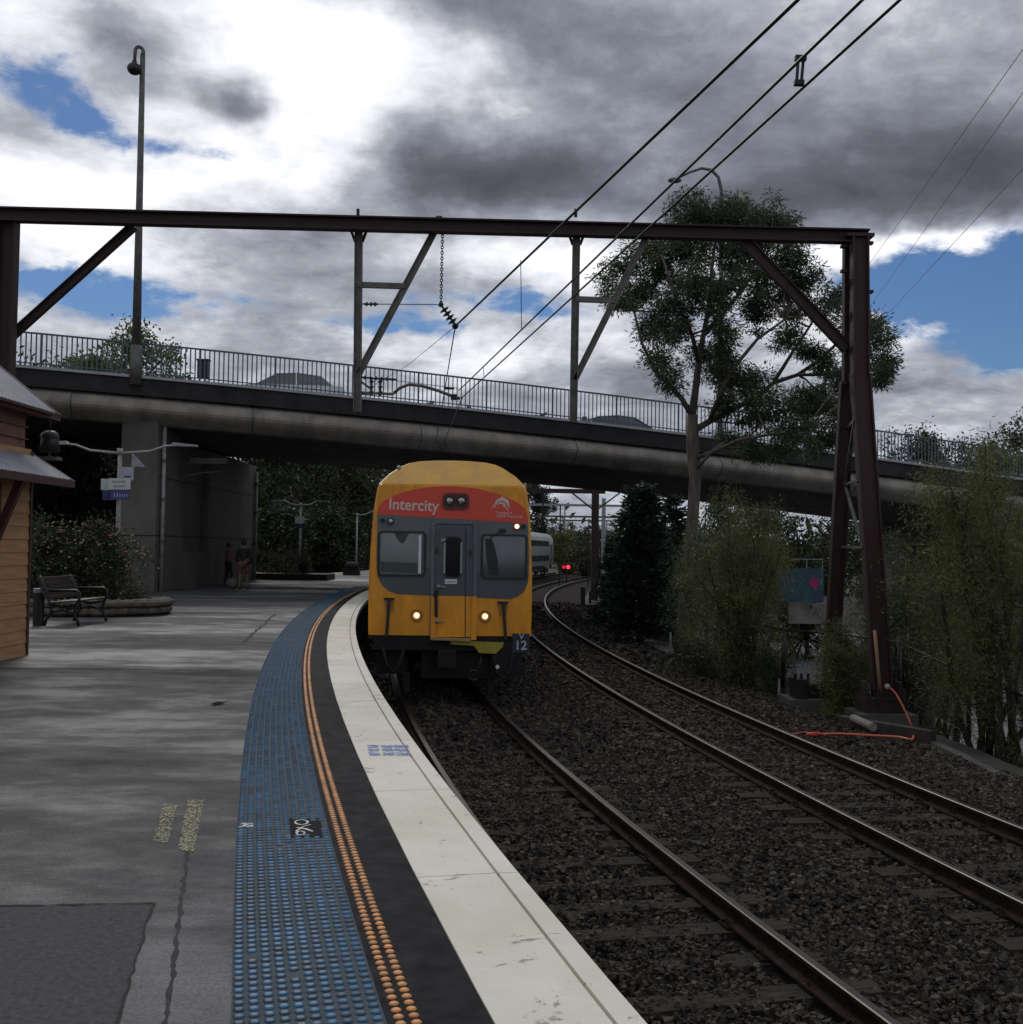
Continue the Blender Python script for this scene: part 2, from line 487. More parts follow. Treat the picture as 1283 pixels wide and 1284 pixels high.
def stones():
    """loose angular ballast: many small irregular eight-corner stones"""
    base = np.array([(-1, -1, -1), (1, -1, -1), (1, 1, -1), (-1, 1, -1), (-1, -1, 1), (1, -1, 1), (1, 1, 1), (-1, 1, 1)], float) * .6
    Fb = np.array([(3, 2, 1, 0), (4, 5, 6, 7), (0, 1, 5, 4), (1, 2, 6, 5), (2, 3, 7, 6), (3, 0, 4, 7)])
    P = []
    def band(y0, y1, cnt, smin, smax):
        Y = rs.uniform(y0, y1, cnt); K = rs.uniform(0.0, 1, cnt)
        for y, k in zip(Y, K):
            a = offs(c1, d1, y, -1.7); b = offs(c2, d2, y, 3.6)
            p = a.lerp(b, k)
            o1 = p.x - c1(y); o2 = (p.x - c2(y))
            if min(abs(abs(o1) - .75), abs(abs(o2) - .75)) < .085: continue
            z = -.215
            if o2 > 1.9: z -= .13 * (o2 - 1.9)
            if min(abs(o1), abs(o2)) < 1.2: z += (.010 if min(abs(o1), abs(o2)) < .45 else -.006)
            P.append((p.x, p.y, z, rs.uniform(smin, smax)))
    band(3.0, 9, 52000, .014, .036)
    band(9, 16, 40000, .020, .042)
    band(16, 28, 28000, .030, .058)
    band(28, 60, 12000, .06, .10)
    P = np.array(P); n = len(P)
    V = base[None] * (1 + rs.uniform(-.42, .42, (n, 8, 3)))
    V *= rs.uniform(.5, 1.25, (n, 1, 3))
    a, b_, c_ = [rs.uniform(0, 2 * pi, n) for _ in range(3)]
    def rot(V, ang, i, j):
        x, y = V[:, :, i].copy(), V[:, :, j].copy(); cs, sn = np.cos(ang)[:, None], np.sin(ang)[:, None]
        V[:, :, i] = x * cs - y * sn; V[:, :, j] = x * sn + y * cs
    rot(V, a, 0, 1); rot(V, b_, 1, 2); rot(V, c_, 0, 1)
    V = V * P[:, 3][:, None, None]
    P[:, 2] += P[:, 3] * rs.uniform(-.1, .9, n)
    V += P[:, None, :3]
    Fq = (Fb[None] + (np.arange(n) * 8)[:, None, None]).reshape(-1, 4)
    o = np_mesh('ballast_stones', V.reshape(-1, 3), Fq, M_stone)
    tag(o, 'dark brown crushed stone ballast lying around the curving tracks', 'ballast', kind='stuff')


stones()

M_rail = mat('rail_side_rust', (.030, .019, .014), .95, var=.6, scale=8, bump=.003, bscale=50, spec=.12)
M_railtop = mat('rail_running_face', (.09, .080, .072), .45, 1.0, var=.15, scale=3)
RP = [(-.07, -.16), (-.07, -.145), (-.012, -.12), (-.012, -.045), (-.035, -.035), (-.035, -.006), (-.026, 0), (.026, 0), (.035, -.006), (.035, -.035), (.012, -.045), (.012, -.12), (.07, -.145), (.07, -.16)]
for (c, d, side, lab, y1) in (
        (c1, d1, -1, 'rusty rail right beside the white platform edge', 130), (c1, d1, 1, 'steel rail of the train track on its far side from the platform', 130),
        (c2, d2, -1, 'second track rail nearer the train track', 145), (c2, d2, 1, 'outermost rail of the second track, beside the bushes', 145)):
    prof = [(o + side * .7525, z) for o, z in RP]
    mi = [0] * 14; mi[5] = mi[6] = mi[7] = 1
    r = strip('railway_rail', c, d, yrange(-4, y1, 1.0), prof, [M_rail, M_railtop], mi, True)
    tag(r, lab, 'rail', 'running rails')

M_sleeper = mat('timber_sleeper', (.046, .038, .031), 1.0, spec=.1, var=.6, scale=3, stretch=(1, 8, 4), bump=.006, bscale=14)
sl = MB(); sl.box((0, 0, -.065), (2.44, .24, .13)); sl_me = sl.mesh('sleeper'); sl_me.materials.append(M_sleeper)
cl = MB()
cl.box((0, 0, .008), (.15, .17, .016))
cl.tube([(-.05, -.07, .015), (-.055, -.02, .05), (-.03, .02, .045), (-.055, .06, .02)], .011, 6)
cl.tube([(.05, .07, .015), (.055, .02, .05), (.03, -.02, .045), (.055, -.06, .02)], .011, 6)
cl_me = cl.mesh('rail_clip'); cl_me.materials.append(M_rail)
for (c, d, y0, y1, lab, grp) in ((c1, d1, 3.6, 21.5, 'dark timber sleeper half buried in ballast, crossing under the train track between train and camera', 'sleepers of the train track'),
                            (c2, d2, 5.5, 52, 'dark timber sleeper crossing under the empty second track beside the bushes', 'sleepers of the second track')):
    y = y0
    while y < y1:
        p = offs(c, d, y, 0)
        s = bpy.data.objects.new('sleeper', sl_me); C.objects.link(s)
        s.location = (p.x + rnd.uniform(-.04, .04), p.y, (-.166 if y0 > 4 else -.172) - rnd.uniform(0, .020)); s.rotation_euler = (0, 0, math.atan(-d(y)) + rnd.uniform(-.015, .015))
        tag(s, lab, 'sleeper', grp)
        if y < 14:
            for q in (-.7525, .7525):
                k = bpy.data.objects.new('rail_clip', cl_me); C.objects.link(k); k.parent = s; k.location = (q, 0, .008)
        y += .61

# ------------------------------------------------------------------ platform
pys = yrange(-6, 110, 1.5)


def left_edge(y):
    if y < 50: return -12.6
    if y < 90: return -12.6 + (y - 50) * .135
    return -7.2 + (y - 90) * .2


pm = MB(); nn = 12
for y in pys:
    r = offs(c1, d1, y, -2.095); l = Vector((left_edge(y), y, 0))
    for k in range(nn + 1):
        p = l.lerp(r, k / nn); pm.v.append((p.x, p.y, PT - .004))
for i in range(len(pys) - 1):
    for j in range(nn):
        a = i * (nn + 1) + j; pm.f.append((a, a + 1, a + nn + 2, a + nn + 1)); pm.mi.append(0)
struct(pm.build('platform', M_asphalt))
struct(strip('platform_edge', c1, d1, pys, [(-2.10, PT - .05), (-2.10, PT + .006), (-1.715, PT + .006), (-1.711, PT - .03), (-1.703, PT - .03), (-1.698, PT + .005), (-1.60, PT + .003), (-1.60, PT - .10), (-1.70, PT - .12)], M_coping))
M_wallbrick = mat('sooty_platform_wall', (.035, .03, .027), .9, var=.5, scale=4, bump=.01)
struct(strip('platform_wall', c1, d1, pys, [(-1.78, PT - .06), (-1.78, -.5)], M_wallbrick))
lw = MB()
for y in pys: lw.v += [(left_edge(y), y, PT - .004), (left_edge(y), y, -.6)]
for i in range(len(pys) - 1): lw.f.append((2 * i, 2 * i + 1, 2 * i + 3, 2 * i + 2)); lw.mi.append(0)
struct(lw.build('platform_back_wall', M_wallbrick))
# white line along the far side of the island
wl = MB()
for y in yrange(30, 105, 3): wl.v += [(left_edge(y) + .0, y, PT + .004), (left_edge(y) + .55, y, PT + .004)]
for i in range(len(wl.v) // 2 - 1): wl.f.append((2 * i, 2 * i + 1, 2 * i + 3, 2 * i + 2)); wl.mi.append(0)
struct(wl.build('platform_edge_line', M_coping))

# tactile studs: ten blue rows and two orange rows
M_bluestud = mat('blue_stud', (.009, .072, .150), .17, var=.5, scale=5, island=.5)
M_orangestud = mat('orange_stud', (.52, .20, .035), .45, var=.3, scale=3, island=.25)


def studs(name, offset_list, m, rad, step, y0=2.6, y1=66, skip=None):
    ns = 10
    ang = np.arange(ns) * 2 * pi / ns
    V = []; F = []; b = 0
    ring = np.stack([np.cos(ang), np.sin(ang)], 1)
    y = y0; pts = []
    ramp_y = y0
    while ramp_y < y1:
        st = step if ramp_y < 30 else step
        ro = (rad, .0)
        for i, o in enumerate(offset_list):
            p = offs(c1, d1, ramp_y, o)
            if skip and skip(p): continue
            if rnd.random() < .004: continue
            pts.append((p.x, p.y, d1(ramp_y)))
        ramp_y += st / math.hypot(1, d1(ramp_y))
    pts = np.array(pts); n = len(pts)
    base = np.concatenate([np.c_[ring * rad, np.zeros(ns)], np.c_[ring * rad * .93, np.full(ns, .0060)], np.c_[ring * rad * .62, np.full(ns, .0092)]])
    V = base[None] + np.c_[pts[:, :2], np.full(n, PT - .004)][:, None, :]
    V[:, :, 2] += 0
    q = []
    for k in range(2):
        for j in range(ns): q.append((k * ns + j, k * ns + (j + 1) % ns, (k + 1) * ns + (j + 1) % ns, (k + 1) * ns + j))
    q = np.array(q)
    caps = np.array([[2 * ns + 0, 2 * ns + 1, 2 * ns + 2, 2 * ns + 3], [2 * ns + 0, 2 * ns + 3, 2 * ns + 4, 2 * ns + 9], [2 * ns + 4, 2 * ns + 5, 2 * ns + 8, 2 * ns + 9], [2 * ns + 5, 2 * ns + 6, 2 * ns + 7, 2 * ns + 8]])
    q = np.concatenate([q, caps])
    Fq = (q[None] + (np.arange(n) * 3 * ns)[:, None, None]).reshape(-1, 4)
    return struct(np_mesh(name, V.reshape(-1, 3), Fq, m))


tile_c = on(384, 1038, PT)
studs('blue_tactile_paving', [-2.93 + .0505 * i for i in range(10)], M_bluestud, .0205, .055,
      skip=lambda p: abs(p.x - tile_c.x) < .10 and abs(p.y - tile_c.y) < .16)
studs('orange_tactile_paving', [-2.405, -2.352], M_orangestud, .0195, .055)
# thin worn blue paint bed under the studs, patchy
M_bluebed = mat('blue_grey_bed', (.046, .064, .078), .9, var=.3, scale=14, bump=.002, bscale=120)
struct(strip('tactile_bed', c1, d1, yrange(2.5, 66, 1), [(-2.955, PT - .0015), (-2.45, PT - .0015)], M_bluebed))
M_darkstrip = mat('dark_new_asphalt', (.018, .018, .021), .88, spec=.15, var=.55, scale=9, rvar=.2, bump=.004, bscale=110)
struct(strip('edge_asphalt', c1, d1, yrange(2.0, 66, 1), [(-2.45, PT - .0010), (-2.10, PT - .0010)], M_darkstrip))


def decal(name, pts, z, m, kind='structure'):
    mb = MB(); mb._add([(p.x, p.y, z) for p in pts], [tuple(range(len(pts)))]); o = mb.build(name, m); o['kind'] = kind; return o


def stroke(mb, pts, wd, z, jit=0.0):
    """flat ribbon through ground points"""
    n = len(pts); vs = []
    for i, p in enumerate(pts):
        t = pts[min(i + 1, n - 1)] - pts[max(i - 1, 0)]; t.z = 0; t.normalize(); nrm = Vector((-t.y, t.x, 0))
        k = wd * (1 + rnd.uniform(-jit, jit)) / 2
        vs += [p + nrm * k, p - nrm * k]
    vs = [(v.x, v.y, z) for v in vs]
    mb._add(vs, [(2 * i, 2 * i + 1, 2 * i + 3, 2 * i + 2) for i in range(n - 1)])


def jag(a, b, n, s):
    return [a.lerp(b, i / n) + Vector((rnd.uniform(-s, s), rnd.uniform(-s, s), 0)) for i in range(n + 1)]


M_crack = mat('crack_dark', (.008, .008, .009), .9)
cr = MB()
stroke(cr, jag(on(-60, 1137, PT), on(192, 1132, PT), 30, .004), .016, PT, .5)
stroke(cr, jag(on(192, 1132, PT), on(142, 1300, PT), 26, .006), .011, PT, .6)
stroke(cr, jag(on(0, 838, PT), on(300, 840, PT), 40, .02), .045, PT, .6)
stroke(cr, jag(on(305, 805, PT), on(345, 770, PT), 20, .03), .05, PT, .5)
struct(cr.build('asphalt_crack', M_crack))
M_patch = mat('asphalt_patch', (.080, .080, .087), .9, spec=.15, var=.35, scale=40, bump=.005, bscale=120)
decal('asphalt_repair_patch', [on(-80, 1137, PT), on(191, 1133, PT), on(165, 1220, PT), on(140, 1330, PT), on(-200, 1400, PT)], PT - .0025, M_patch)
M_seam = mat('old_seam', (.050, .050, .053), .9, spec=.15, var=.3, scale=20)
sm = MB(); stroke(sm, jag(on(236, 1060, PT), on(206, 1300, PT), 60, .006), .016, PT - .002, .7)
struct(sm.build('asphalt_seam', M_seam))


def ragged(name, px, z, col, density, seed, cell=.012):
    """worn paint: flecks left on the surface inside a quad of ground points"""
    r2 = random.Random(seed); A, B_, Cc, D = [on(x, y, PT) for x, y in px]; mb = MB()
    for _ in range(density):
        u, v = r2.random(), r2.random()
        p = A.lerp(B_, u).lerp(D.lerp(Cc, u), v)
        s = cell * r2.uniform(.5, 1.6); a = r2.uniform(0, 6.3)
        pts = [(p.x + s * r2.uniform(.6, 1) * cos(a + k * 1.257), p.y + s * r2.uniform(.6, 1) * sin(a + k * 1.257), z + r2.random() * .0004) for k in range(5)]
        mb._add(pts, [(0, 1, 2, 3, 4)])
    return struct(mb.build(name, mat(name + '_paint', col, .8, var=.3, scale=20)))


ragged('faded_yellow_marking', [(205, 1008), (222, 1010), (210, 1057), (192, 1055)], PT + .001, (.42, .39, .22), 520, 1, .005)
ragged('faded_yellow_marking', [(236, 1003), (256, 1003), (243, 1068), (223, 1066)], PT + .001, (.44, .40, .23), 950, 2, .005)
for i, (a, b) in enumerate(((461, 474), (478, 491), (494, 511))):
    for j, (y0, y1) in enumerate(((935.5, 938.8), (940, 943.2), (944.6, 948.5))):
        ragged('blue_paint_smear', [(a + j, y0), (b + j, y0), (b + j + 1, y1), (a + j + 1, y1)], PT + .0075, (.20, .27, .50), 60, 10 + i * 3 + j, .013)
ragged('white_paint_mark', [(300, 1033), (317, 1033), (317, 1038), (300, 1038)], PT + .004, (.62, .62, .60), 50, 30, .010)
decal('dark_service_tile', [on(362, 1026, PT), on(401, 1026, PT), on(407, 1050, PT), on(365, 1050, PT)], PT + .0015, mat('service_tile', (.014, .014, .017), .9, scale=40, spec=.1))
wm = MB()


def gp(x, y): return on(x + 6, y, PT)


def ell(cx, cy, rx, ry, n=14, a0=0, a1=2 * pi): return [gp(cx + rx * cos(a0 + (a1 - a0) * i / n), cy + ry * sin(a0 + (a1 - a0) * i / n)) for i in range(n + 1)]


stroke(wm, ell(372, 1031.5, 8, 3.0), .012, PT + .003, .3)
stroke(wm, [gp(366, 1038), gp(378, 1040), gp(386, 1043)], .014, PT + .003, .3)
stroke(wm, [gp(365, 1043), gp(374, 1037), gp(384, 1034.5)], .012, PT + .0032, .3)
stroke(wm, ell(371, 1045, 5, 2.4), .012, PT + .003, .3)
struct(wm.build('chalk_scribble', mat('chalk_white', (.6, .6, .58), .8, scale=20, var=.4)))
# fallen dark leaf on the platform
lf = MB(); q = on(275, 883, PT)
lf._add([(q.x - .08, q.y - .06, PT + .008), (q.x - .03, q.y + .05, PT + .022), (q.x + .03, q.y + .05, PT + .016), (q.x + .09, q.y + .12, PT + .03), (q.x + .04, q.y - .02, PT + .008), (q.x - .02, q.y - .09, PT + .006)], [(0, 1, 5), (1, 2, 4, 5), (2, 3, 4)])
tag(lf.build('fallen_leaf', mat('leaf_dark', (.004, .004, .004), .9, spec=.1)), 'curled dark dead leaf lying alone on the grey platform', 'leaf')
# ------------------------------------------------------------------ lettering
def text_geo(body, size, depth=.004, bold=0.0, align='CENTER', shear=0.0):
    cu = bpy.data.curves.new('lettering', 'FONT'); cu.body = body; cu.size = size; cu.extrude = depth
    cu.offset = bold; cu.align_x = align; cu.align_y = 'CENTER'; cu.resolution_u = 3; cu.shear = shear
    o = bpy.data.objects.new('lettering', cu); C.objects.link(o)
    dg = bpy.context.evaluated_depsgraph_get(); dg.update()
    me = bpy.data.meshes.new_from_object(o.evaluated_get(dg))
    vs = [v.co.copy() for v in me.vertices]; fs = [tuple(p.vertices) for p in me.polygons]
    bpy.data.objects.remove(o); bpy.data.curves.remove(cu); bpy.data.meshes.remove(me)
    return vs, fs


def letters(name, body, size, m, parent, pos, fn=None, **kw):
    """text standing in the local xz plane, facing -y"""
    vs, fs = text_geo(body, size, **kw); mb = MB()
    mb._add([(pos[0] + v.x, pos[1] - v.z, pos[2] + v.y) for v in vs], fs)
    return mb.build(name, m, parent)


def rounded(x0, x1, z0, z1, r, n=5):
    pts = []
    for cx, cz, a in ((x1 - r, z1 - r, 0), (x0 + r, z1 - r, 90), (x0 + r, z0 + r, 180), (x1 - r, z0 + r, 270)):
        for k in range(n + 1):
            q = R_(a + 90 * k / n); pts.append((cx + r * cos(q), cz + r * sin(q)))
    return pts



def scrawl(name, rows, m, parent, seed=1):
    """writing too small to read in the photo: rows of tiny word-length strokes (x0, x1, z, height, y)"""
    r2 = random.Random(seed); mb = MB()
    for x0, x1, z, h, y in rows:
        x = x0
        while x < x1:
            w_ = h * r2.uniform(.3, .65); hh = h * r2.choice((.7, .7, 1.0))
            mb.box((x + w_ / 2, y, z + hh / 2), (w_ * .35, .004, hh)); mb.box((x + w_ * .6, y, z + hh * r2.uniform(.3, .9)), (w_ * .7, .004, h * .16)); x += w_ + h * .18
    return mb.build(name, m, parent)


# ------------------------------------------------------------------ road bridge
bA = at(60, 462, 36); bB = at(1100, 575, 44)          # foot of the near railing
bdir = (bB - bA); blen = math.hypot(bdir.x, bdir.y); bux = Vector((bdir.x / blen, bdir.y / blen, 0)); bperp = Vector((-bux.y, bux.x, 0))
bslope = bdir.z / blen


def bp(u, v, h):
    """u along the bridge from point A, v across it (away from us), h above the near railing's foot"""
    sag = -.0016 * max(0, u - 8) * 0
    p = bA + bux * u + bperp * v; p.z = bA.z + bslope * u + h + .0035 * u * (blen - u) * .22
    return p


bridge = empty('road_bridge', bp(14, 0, 0) * 1.0, 0, 'long stained concrete road bridge sloping over the railway', 'bridge')
Binv = Vector(bridge.location)
BU = yrange(-30, 66, 2)


def bsweep(name, prof, m, mi=None, closed=True, smooth=False):
    mb = MB(); n = len(prof)
    for u in BU: mb.v += [tuple(bp(u, v, h) - Binv) for v, h in prof]
    r = n if closed else n - 1
    for i in range(len(BU) - 1):
        for j in range(r):
            a = i * n + j; b = i * n + (j + 1) % n
            mb.f.append((a, a + n, b + n, b)); mb.mi.append(0)
    return mb.build(name, m, bridge, smooth)


W = 12.6
M_fascia = mat('dark_fascia', (.022, .022, .022), .9, var=.5, scale=1.5)
M_edge = mat('edge_beam_concrete', (.29, .265, .225), .85, var=.4, scale=.9, stretch=(1.6, 1, .7), col2=(.13, .118, .10), detail=12, bump=.012, bscale=8)
M_kerb = mat('pale_kerb', (.34, .35, .36), .7, var=.2, scale=4)
nose = [(.25 - .62 * sin(pi * k / 10) * .9, -.62 - .92 * k / 10) for k in range(11)]
bsweep('edge_beam', [(.9, -.62)] + nose + [(.9, -1.54)], M_edge, smooth=False)
bsweep('fascia', [(-.05, -.62), (-.05, -.06), (.4, -.06), (.4, -.62)][::-1], M_fascia)
bsweep('kerb', [(-.12, -.06), (-.12, .03), (.35, .03), (.35, -.06)][::-1], M_kerb)
bsweep('deck', [(.35, -.62), (.35, -.12), (W - .35, -.12), (W - .35, -.62)][::-1], mat('road_deck', (.05, .05, .05), .9))
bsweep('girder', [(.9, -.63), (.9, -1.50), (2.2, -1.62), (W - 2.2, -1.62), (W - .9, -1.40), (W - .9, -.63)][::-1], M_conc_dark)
bsweep('far_edge_beam', [(W - .9, -.62), (W, -.62), (W, -1.3), (W - .9, -1.4)], M_edge)
bsweep('far_kerb', [(W - .3, -.06), (W + .1, -.06), (W + .1, .05), (W - .3, .05)], M_kerb)
M_bluerail = mat('blue_grey_railing', (.075, .115, .135), .55, .2, var=.3, scale=10)
for nm, v in (('railing', .08), ('far_railing', W - .05)):
    rb = MB(); top = 1.12
    us = yrange(-30, 66, .155 if v < 1 else .30)
    for i, u in enumerate(us):
        wd = .036 if i % 16 else .06
        a = bp(u, v, .03) - Binv; b = bp(u, v, top) - Binv
        rb.box((a + b) / 2, (wd, wd, (b - a).length))
    for i in range(0, len(us) - 1, 8):
        j = min(i + 8, len(us) - 1)
        for h, k in ((top, .055), (.14, .035)):
            rb.beam(bp(us[i], v, h) - Binv, bp(us[j], v, h) - Binv, k, k)
    rb.build(nm, M_bluerail, bridge)
for u in yrange(-28, 64, 5.75):
    j_ = MB()
    for k in range(10): j_.beam(bp(u, nose[k][0] - .006, nose[k][1]) - Binv, bp(u, nose[k + 1][0] - .006, nose[k + 1][1]) - Binv, .016, .016, up=bperp)
    j_.build('beam_joint', M_crack, bridge)
# left wall pier with recessed panel, right piers
px0, py0, py1 = -12.95, 36.9, 51.2
pb = MB(); bx = lambda x0, x1, y0, y1, z0, z1: pb.box(((x0 + x1) / 2 - Binv.x, (y0 + y1) / 2 - Binv.y, (z0 + z1) / 2 - Binv.z), (x1 - x0, y1 - y0, z1 - z0))
bx(px0, -11.75, py0, 39.4, .9, 6.75)
bx(px0, -11.95, 39.4, 48.6, .9, 6.3)
bx(-11.95, -11.75, 39.4, 48.6, .9, 2.4)
bx(-11.95, -11.75, 43.2, 48.6, 2.4, 6.3)
bx(px0, -11.75, 48.6, py1, .9, 6.3)
pb.build('pier', mat('pier_concrete', (.145, .135, .115), .88, var=.45, scale=.55, stretch=(1, 1, .5), col2=(.06, .057, .05), bump=.01, bscale=10, detail=12), bridge)
pj = MB()
for z in (2.95, 4.9): pj.box((-11.742 - Binv.x, (py0 + py1) / 2 - Binv.y, z - Binv.z), (.012, 14.2, .03))
pj.box((-12.35 - Binv.x, py0 - .006 - Binv.y, 2.95 - Binv.z), (1.2, .012, .03))
pj.build('pier_joint', M_crack, bridge)
pe = MB(); 
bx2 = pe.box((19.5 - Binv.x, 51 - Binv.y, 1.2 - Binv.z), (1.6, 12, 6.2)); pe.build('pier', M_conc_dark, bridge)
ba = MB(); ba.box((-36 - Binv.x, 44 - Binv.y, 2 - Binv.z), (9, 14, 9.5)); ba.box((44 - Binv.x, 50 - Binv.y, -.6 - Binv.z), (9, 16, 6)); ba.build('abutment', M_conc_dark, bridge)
# floodlight brackets on the fascia
for i, (x, y, s) in enumerate(((530, 510, 1), (588, 512, -1), (672, 524, 1), (733, 526, -1))):
    p = at(x, y, 37.2 + (x + 100) * .0065)
    b = MB(); b.box((0, 0, 0), (.16, .3, .2)); b.beam((0, 0, 0), (.42 * s, -.05, .18 if s > 0 else -.22), .09, .09)
    o = b.build('cable_bracket', M_greysteel); o.location = p
    tag(o, ['short grey bracket on the bridge fascia left of the tied-down wires', 'small grey bracket on the bridge fascia where the train wires cross it',
            'short grey bracket on the bridge fascia left of the second hanging post', 'small grey bracket on the bridge fascia just right of the second hanging post'][i], 'bracket', 'brackets on the bridge fascia')

# downpipes and lights on the pier
M_pipe = mat('painted_pipe', (.30, .30, .29), .6, var=.3, scale=6)
for x, y, lab, wz in ((-11.66, 37.3, 'pale downpipe with collars on the near corner of the bridge pier', 6.6), (-11.66, 50.9, 'downpipe at the far end of the bridge pier beside the people', 6.0)):
    e = empty('downpipe', (x, y, PT), 0, lab, 'pipe', 'downpipes on the bridge pier')
    a = MB(); a.tube([(0, 0, 0), (0, 0, wz - PT)], .07, 10); a.build('pipe', M_pipe, e, True)
    for z in (1.6, 3.0, 4.3):
        k = MB(); k.tube([(0, 0, z), (0, 0, z + .12)], .095, 10); k.build('collar', M_greysteel, e)
e = empty('wall_light', at(225, 592, 39.5), 0, 'long flat light fixture on a bracket under the bridge against the pier', 'light')
a = MB(); a.box((1.0, .2, .42), (1.3, .28, .2)); a.build('fixture', M_greysteel, e)
a = MB(); a.tube([(-.45, 0, -.25), (.2, .1, .32), (.5, .2, .38)], .03, 6); a.tube([(-.7, 0, -.32), (.2, .1, -.12), (.9, .2, .02), (1.4, .2, .04)], .035, 6); a.build('bracket', M_greysteel, e)

# street lamps on the bridge
e = empty('street_lamp', at(170, 471, 36.6), 0, 'tall grey street lamp with a hooked top and round head on the bridge', 'street lamp')
b0 = Vector(e.location); tp = at(179, 70, 36.6) - b0
a = MB(); a.tube([(0, 0, -.3), (0, 0, 1.0)], [.2, .18], 12); a.tube([(0, 0, .9), tp * .5, tp], [.15, .115, .085], 12)
a.tube([tp] + [tp + Vector((-.10 + .12 * cos(q), -.05 + .05 * cos(q), .12 + .16 * sin(q))) for q in np.linspace(0, pi, 9)] + [tp + Vector((-.23, -.1, -.3))], [.085] + [.06] * 9 + [.05], 10); a.build('pole', M_greysteel, e, True)
a = MB(); q = tp + Vector((-.23, -.1, -.48)); a.sphere(q, .24, 14, 10, (1, 1, .85)); a.tube([q + Vector((0, 0, .12)), q + Vector((0, 0, .3))], [.14, .06], 10); a.build('lamp_head', M_black, e, True)
e = empty('street_lamp', at(903, 545, 55), 0, 'curved-arm street lamp rising through the gum tree behind', 'street lamp')
b0 = Vector(e.location); tp = at(905, 262, 55) - b0
a = MB(); a.tube([(0, 0, -1), tp * .5, tp], [.14, .12, .095], 10)
a.tube([at(x, y, 55) - b0 for x, y in ((905, 262), (905, 240), (901, 222), (892, 213), (880, 211), (865, 216), (852, 222))], [.095, .09, .085, .08, .07, .06, .055], 10); a.build('pole', M_greysteel, e, True)
a = MB(); q = at(846, 226, 55) - b0; a.sphere(q, .34, 12, 8, (1.05, .6, .42)); a.build('lamp_head', M_greysteel, e, True)

# thing half hidden behind the railing: dark cabinet
o = MB().box((0, 0, .30), (.36, .3, .6)); o.box((0, 0, .62), (.42, .36, .05)); o = o.build('roadside_cabinet', M_black); o.location = at(255, 474, 38.6)
tag(o, 'small dark box standing behind the bridge railing beyond the street lamp', 'cabinet')


# ------------------------------------------------------------------ cars
def car(loc, rz, col, label, name='parked_car', group=None):
    e = empty(name, loc, rz, label, 'car', group)
    paint = mat('paint_' + name + str(len(MATS)), col, .25, .3, var=.03)
    def lerp_profile(pr, hw, hwt):
        mb = MB(); n = len(pr)
        for s in (-1, 1):
            for x, z, k in pr: mb.v.append((x, s * (hw * (1 - k) + hwt * k), z))
        mb.f += [tuple(range(n)), tuple(range(2 * n - 1, n - 1, -1))] + [(i, i + n, (i + 1) % n + n, (i + 1) % n) for i in range(n)]
        mb.mi += [0] * len(mb.f); return mb
    body = [(-2.15, .35, 0), (-2.2, .75, .1), (-2.1, .98, .15), (-1.35, 1.0, .1), (-.2, .96, .1), (1.2, .93, .1), (2.0, .82, .15), (2.2, .62, .1), (2.18, .32, 0), (1.75, .28, 0), (1.0, .26, 0), (-1.2, .26, 0)]
    lerp_profile(body, .88, .74).build('body', paint, e, False)
    lerp_profile([(-1.72, .97, 0), (-1.25, 1.36, .85), (-.4, 1.44, 1), (.35, 1.38, 1), (1.12, .93, 0)], .80, .58).build('cabin_glass', M_glass, e)
    rf = MB(); rf.prism([(-1.27, 1.37), (-.4, 1.455), (.36, 1.395), (.36, 1.42), (-.4, 1.48), (-1.27, 1.395)], -.60, .60)
    for s in (-1, 1):
        rf.tube([(1.14, s * .79, .94), (.36, s * .60, 1.40)], .03, 5); rf.tube([(-1.74, s * .79, .98), (-1.27, s * .60, 1.38)], .035, 5); rf.tube([(-.35, s * .80, .97), (-.35, s * .595, 1.45)], .03, 5)
    rf.build('roof', paint, e)
    for x in (-1.35, 1.32):
        for s in (-1, 1):
            t = MB(); t.tube([(x, s * .70, .31), (x, s * .90, .31)], .31, 18); w_ = t.build('wheel', M_black, e, True)
            t = MB(); t.tube([(x, s * .90, .31), (x, s * .915, .31)], .19, 14); t.build('rim', M_galv, w_)
    for s in (-1, 1):
        t = MB(); t.box((2.16, s * .62, .68), (.08, .3, .14)); t.build('headlight', M_white, e)
        t = MB(); t.box((-2.17, s * .62, .8), (.06, .26, .14)); t.build('tail_light', mat('tail_red', (.25, .01, .01), .3), e)
    return e


brz = math.atan2(bux.y, bux.x)
for u, v, col, lab in ((7.9, 5.2, (.55, .57, .58), 'silver car half hidden by the railing on the left half of the bridge'),
                    (22.3, 6.6, (.10, .14, .15), 'dark car behind the bridge railing left of the gum tree trunk')):
    car(bp(u, v, -.12), brz + (pi if u < 20 else 0), col, lab, 'passing_car', 'cars crossing the bridge')
car((12.3, 21.6, -1.66), R_(64), (.75, .76, .78), 'bright white car parked below the bank behind the right-hand bushes')


# ------------------------------------------------------------------ near gantry over the tracks
def P(x, y, Y): return at(x, y, Y)


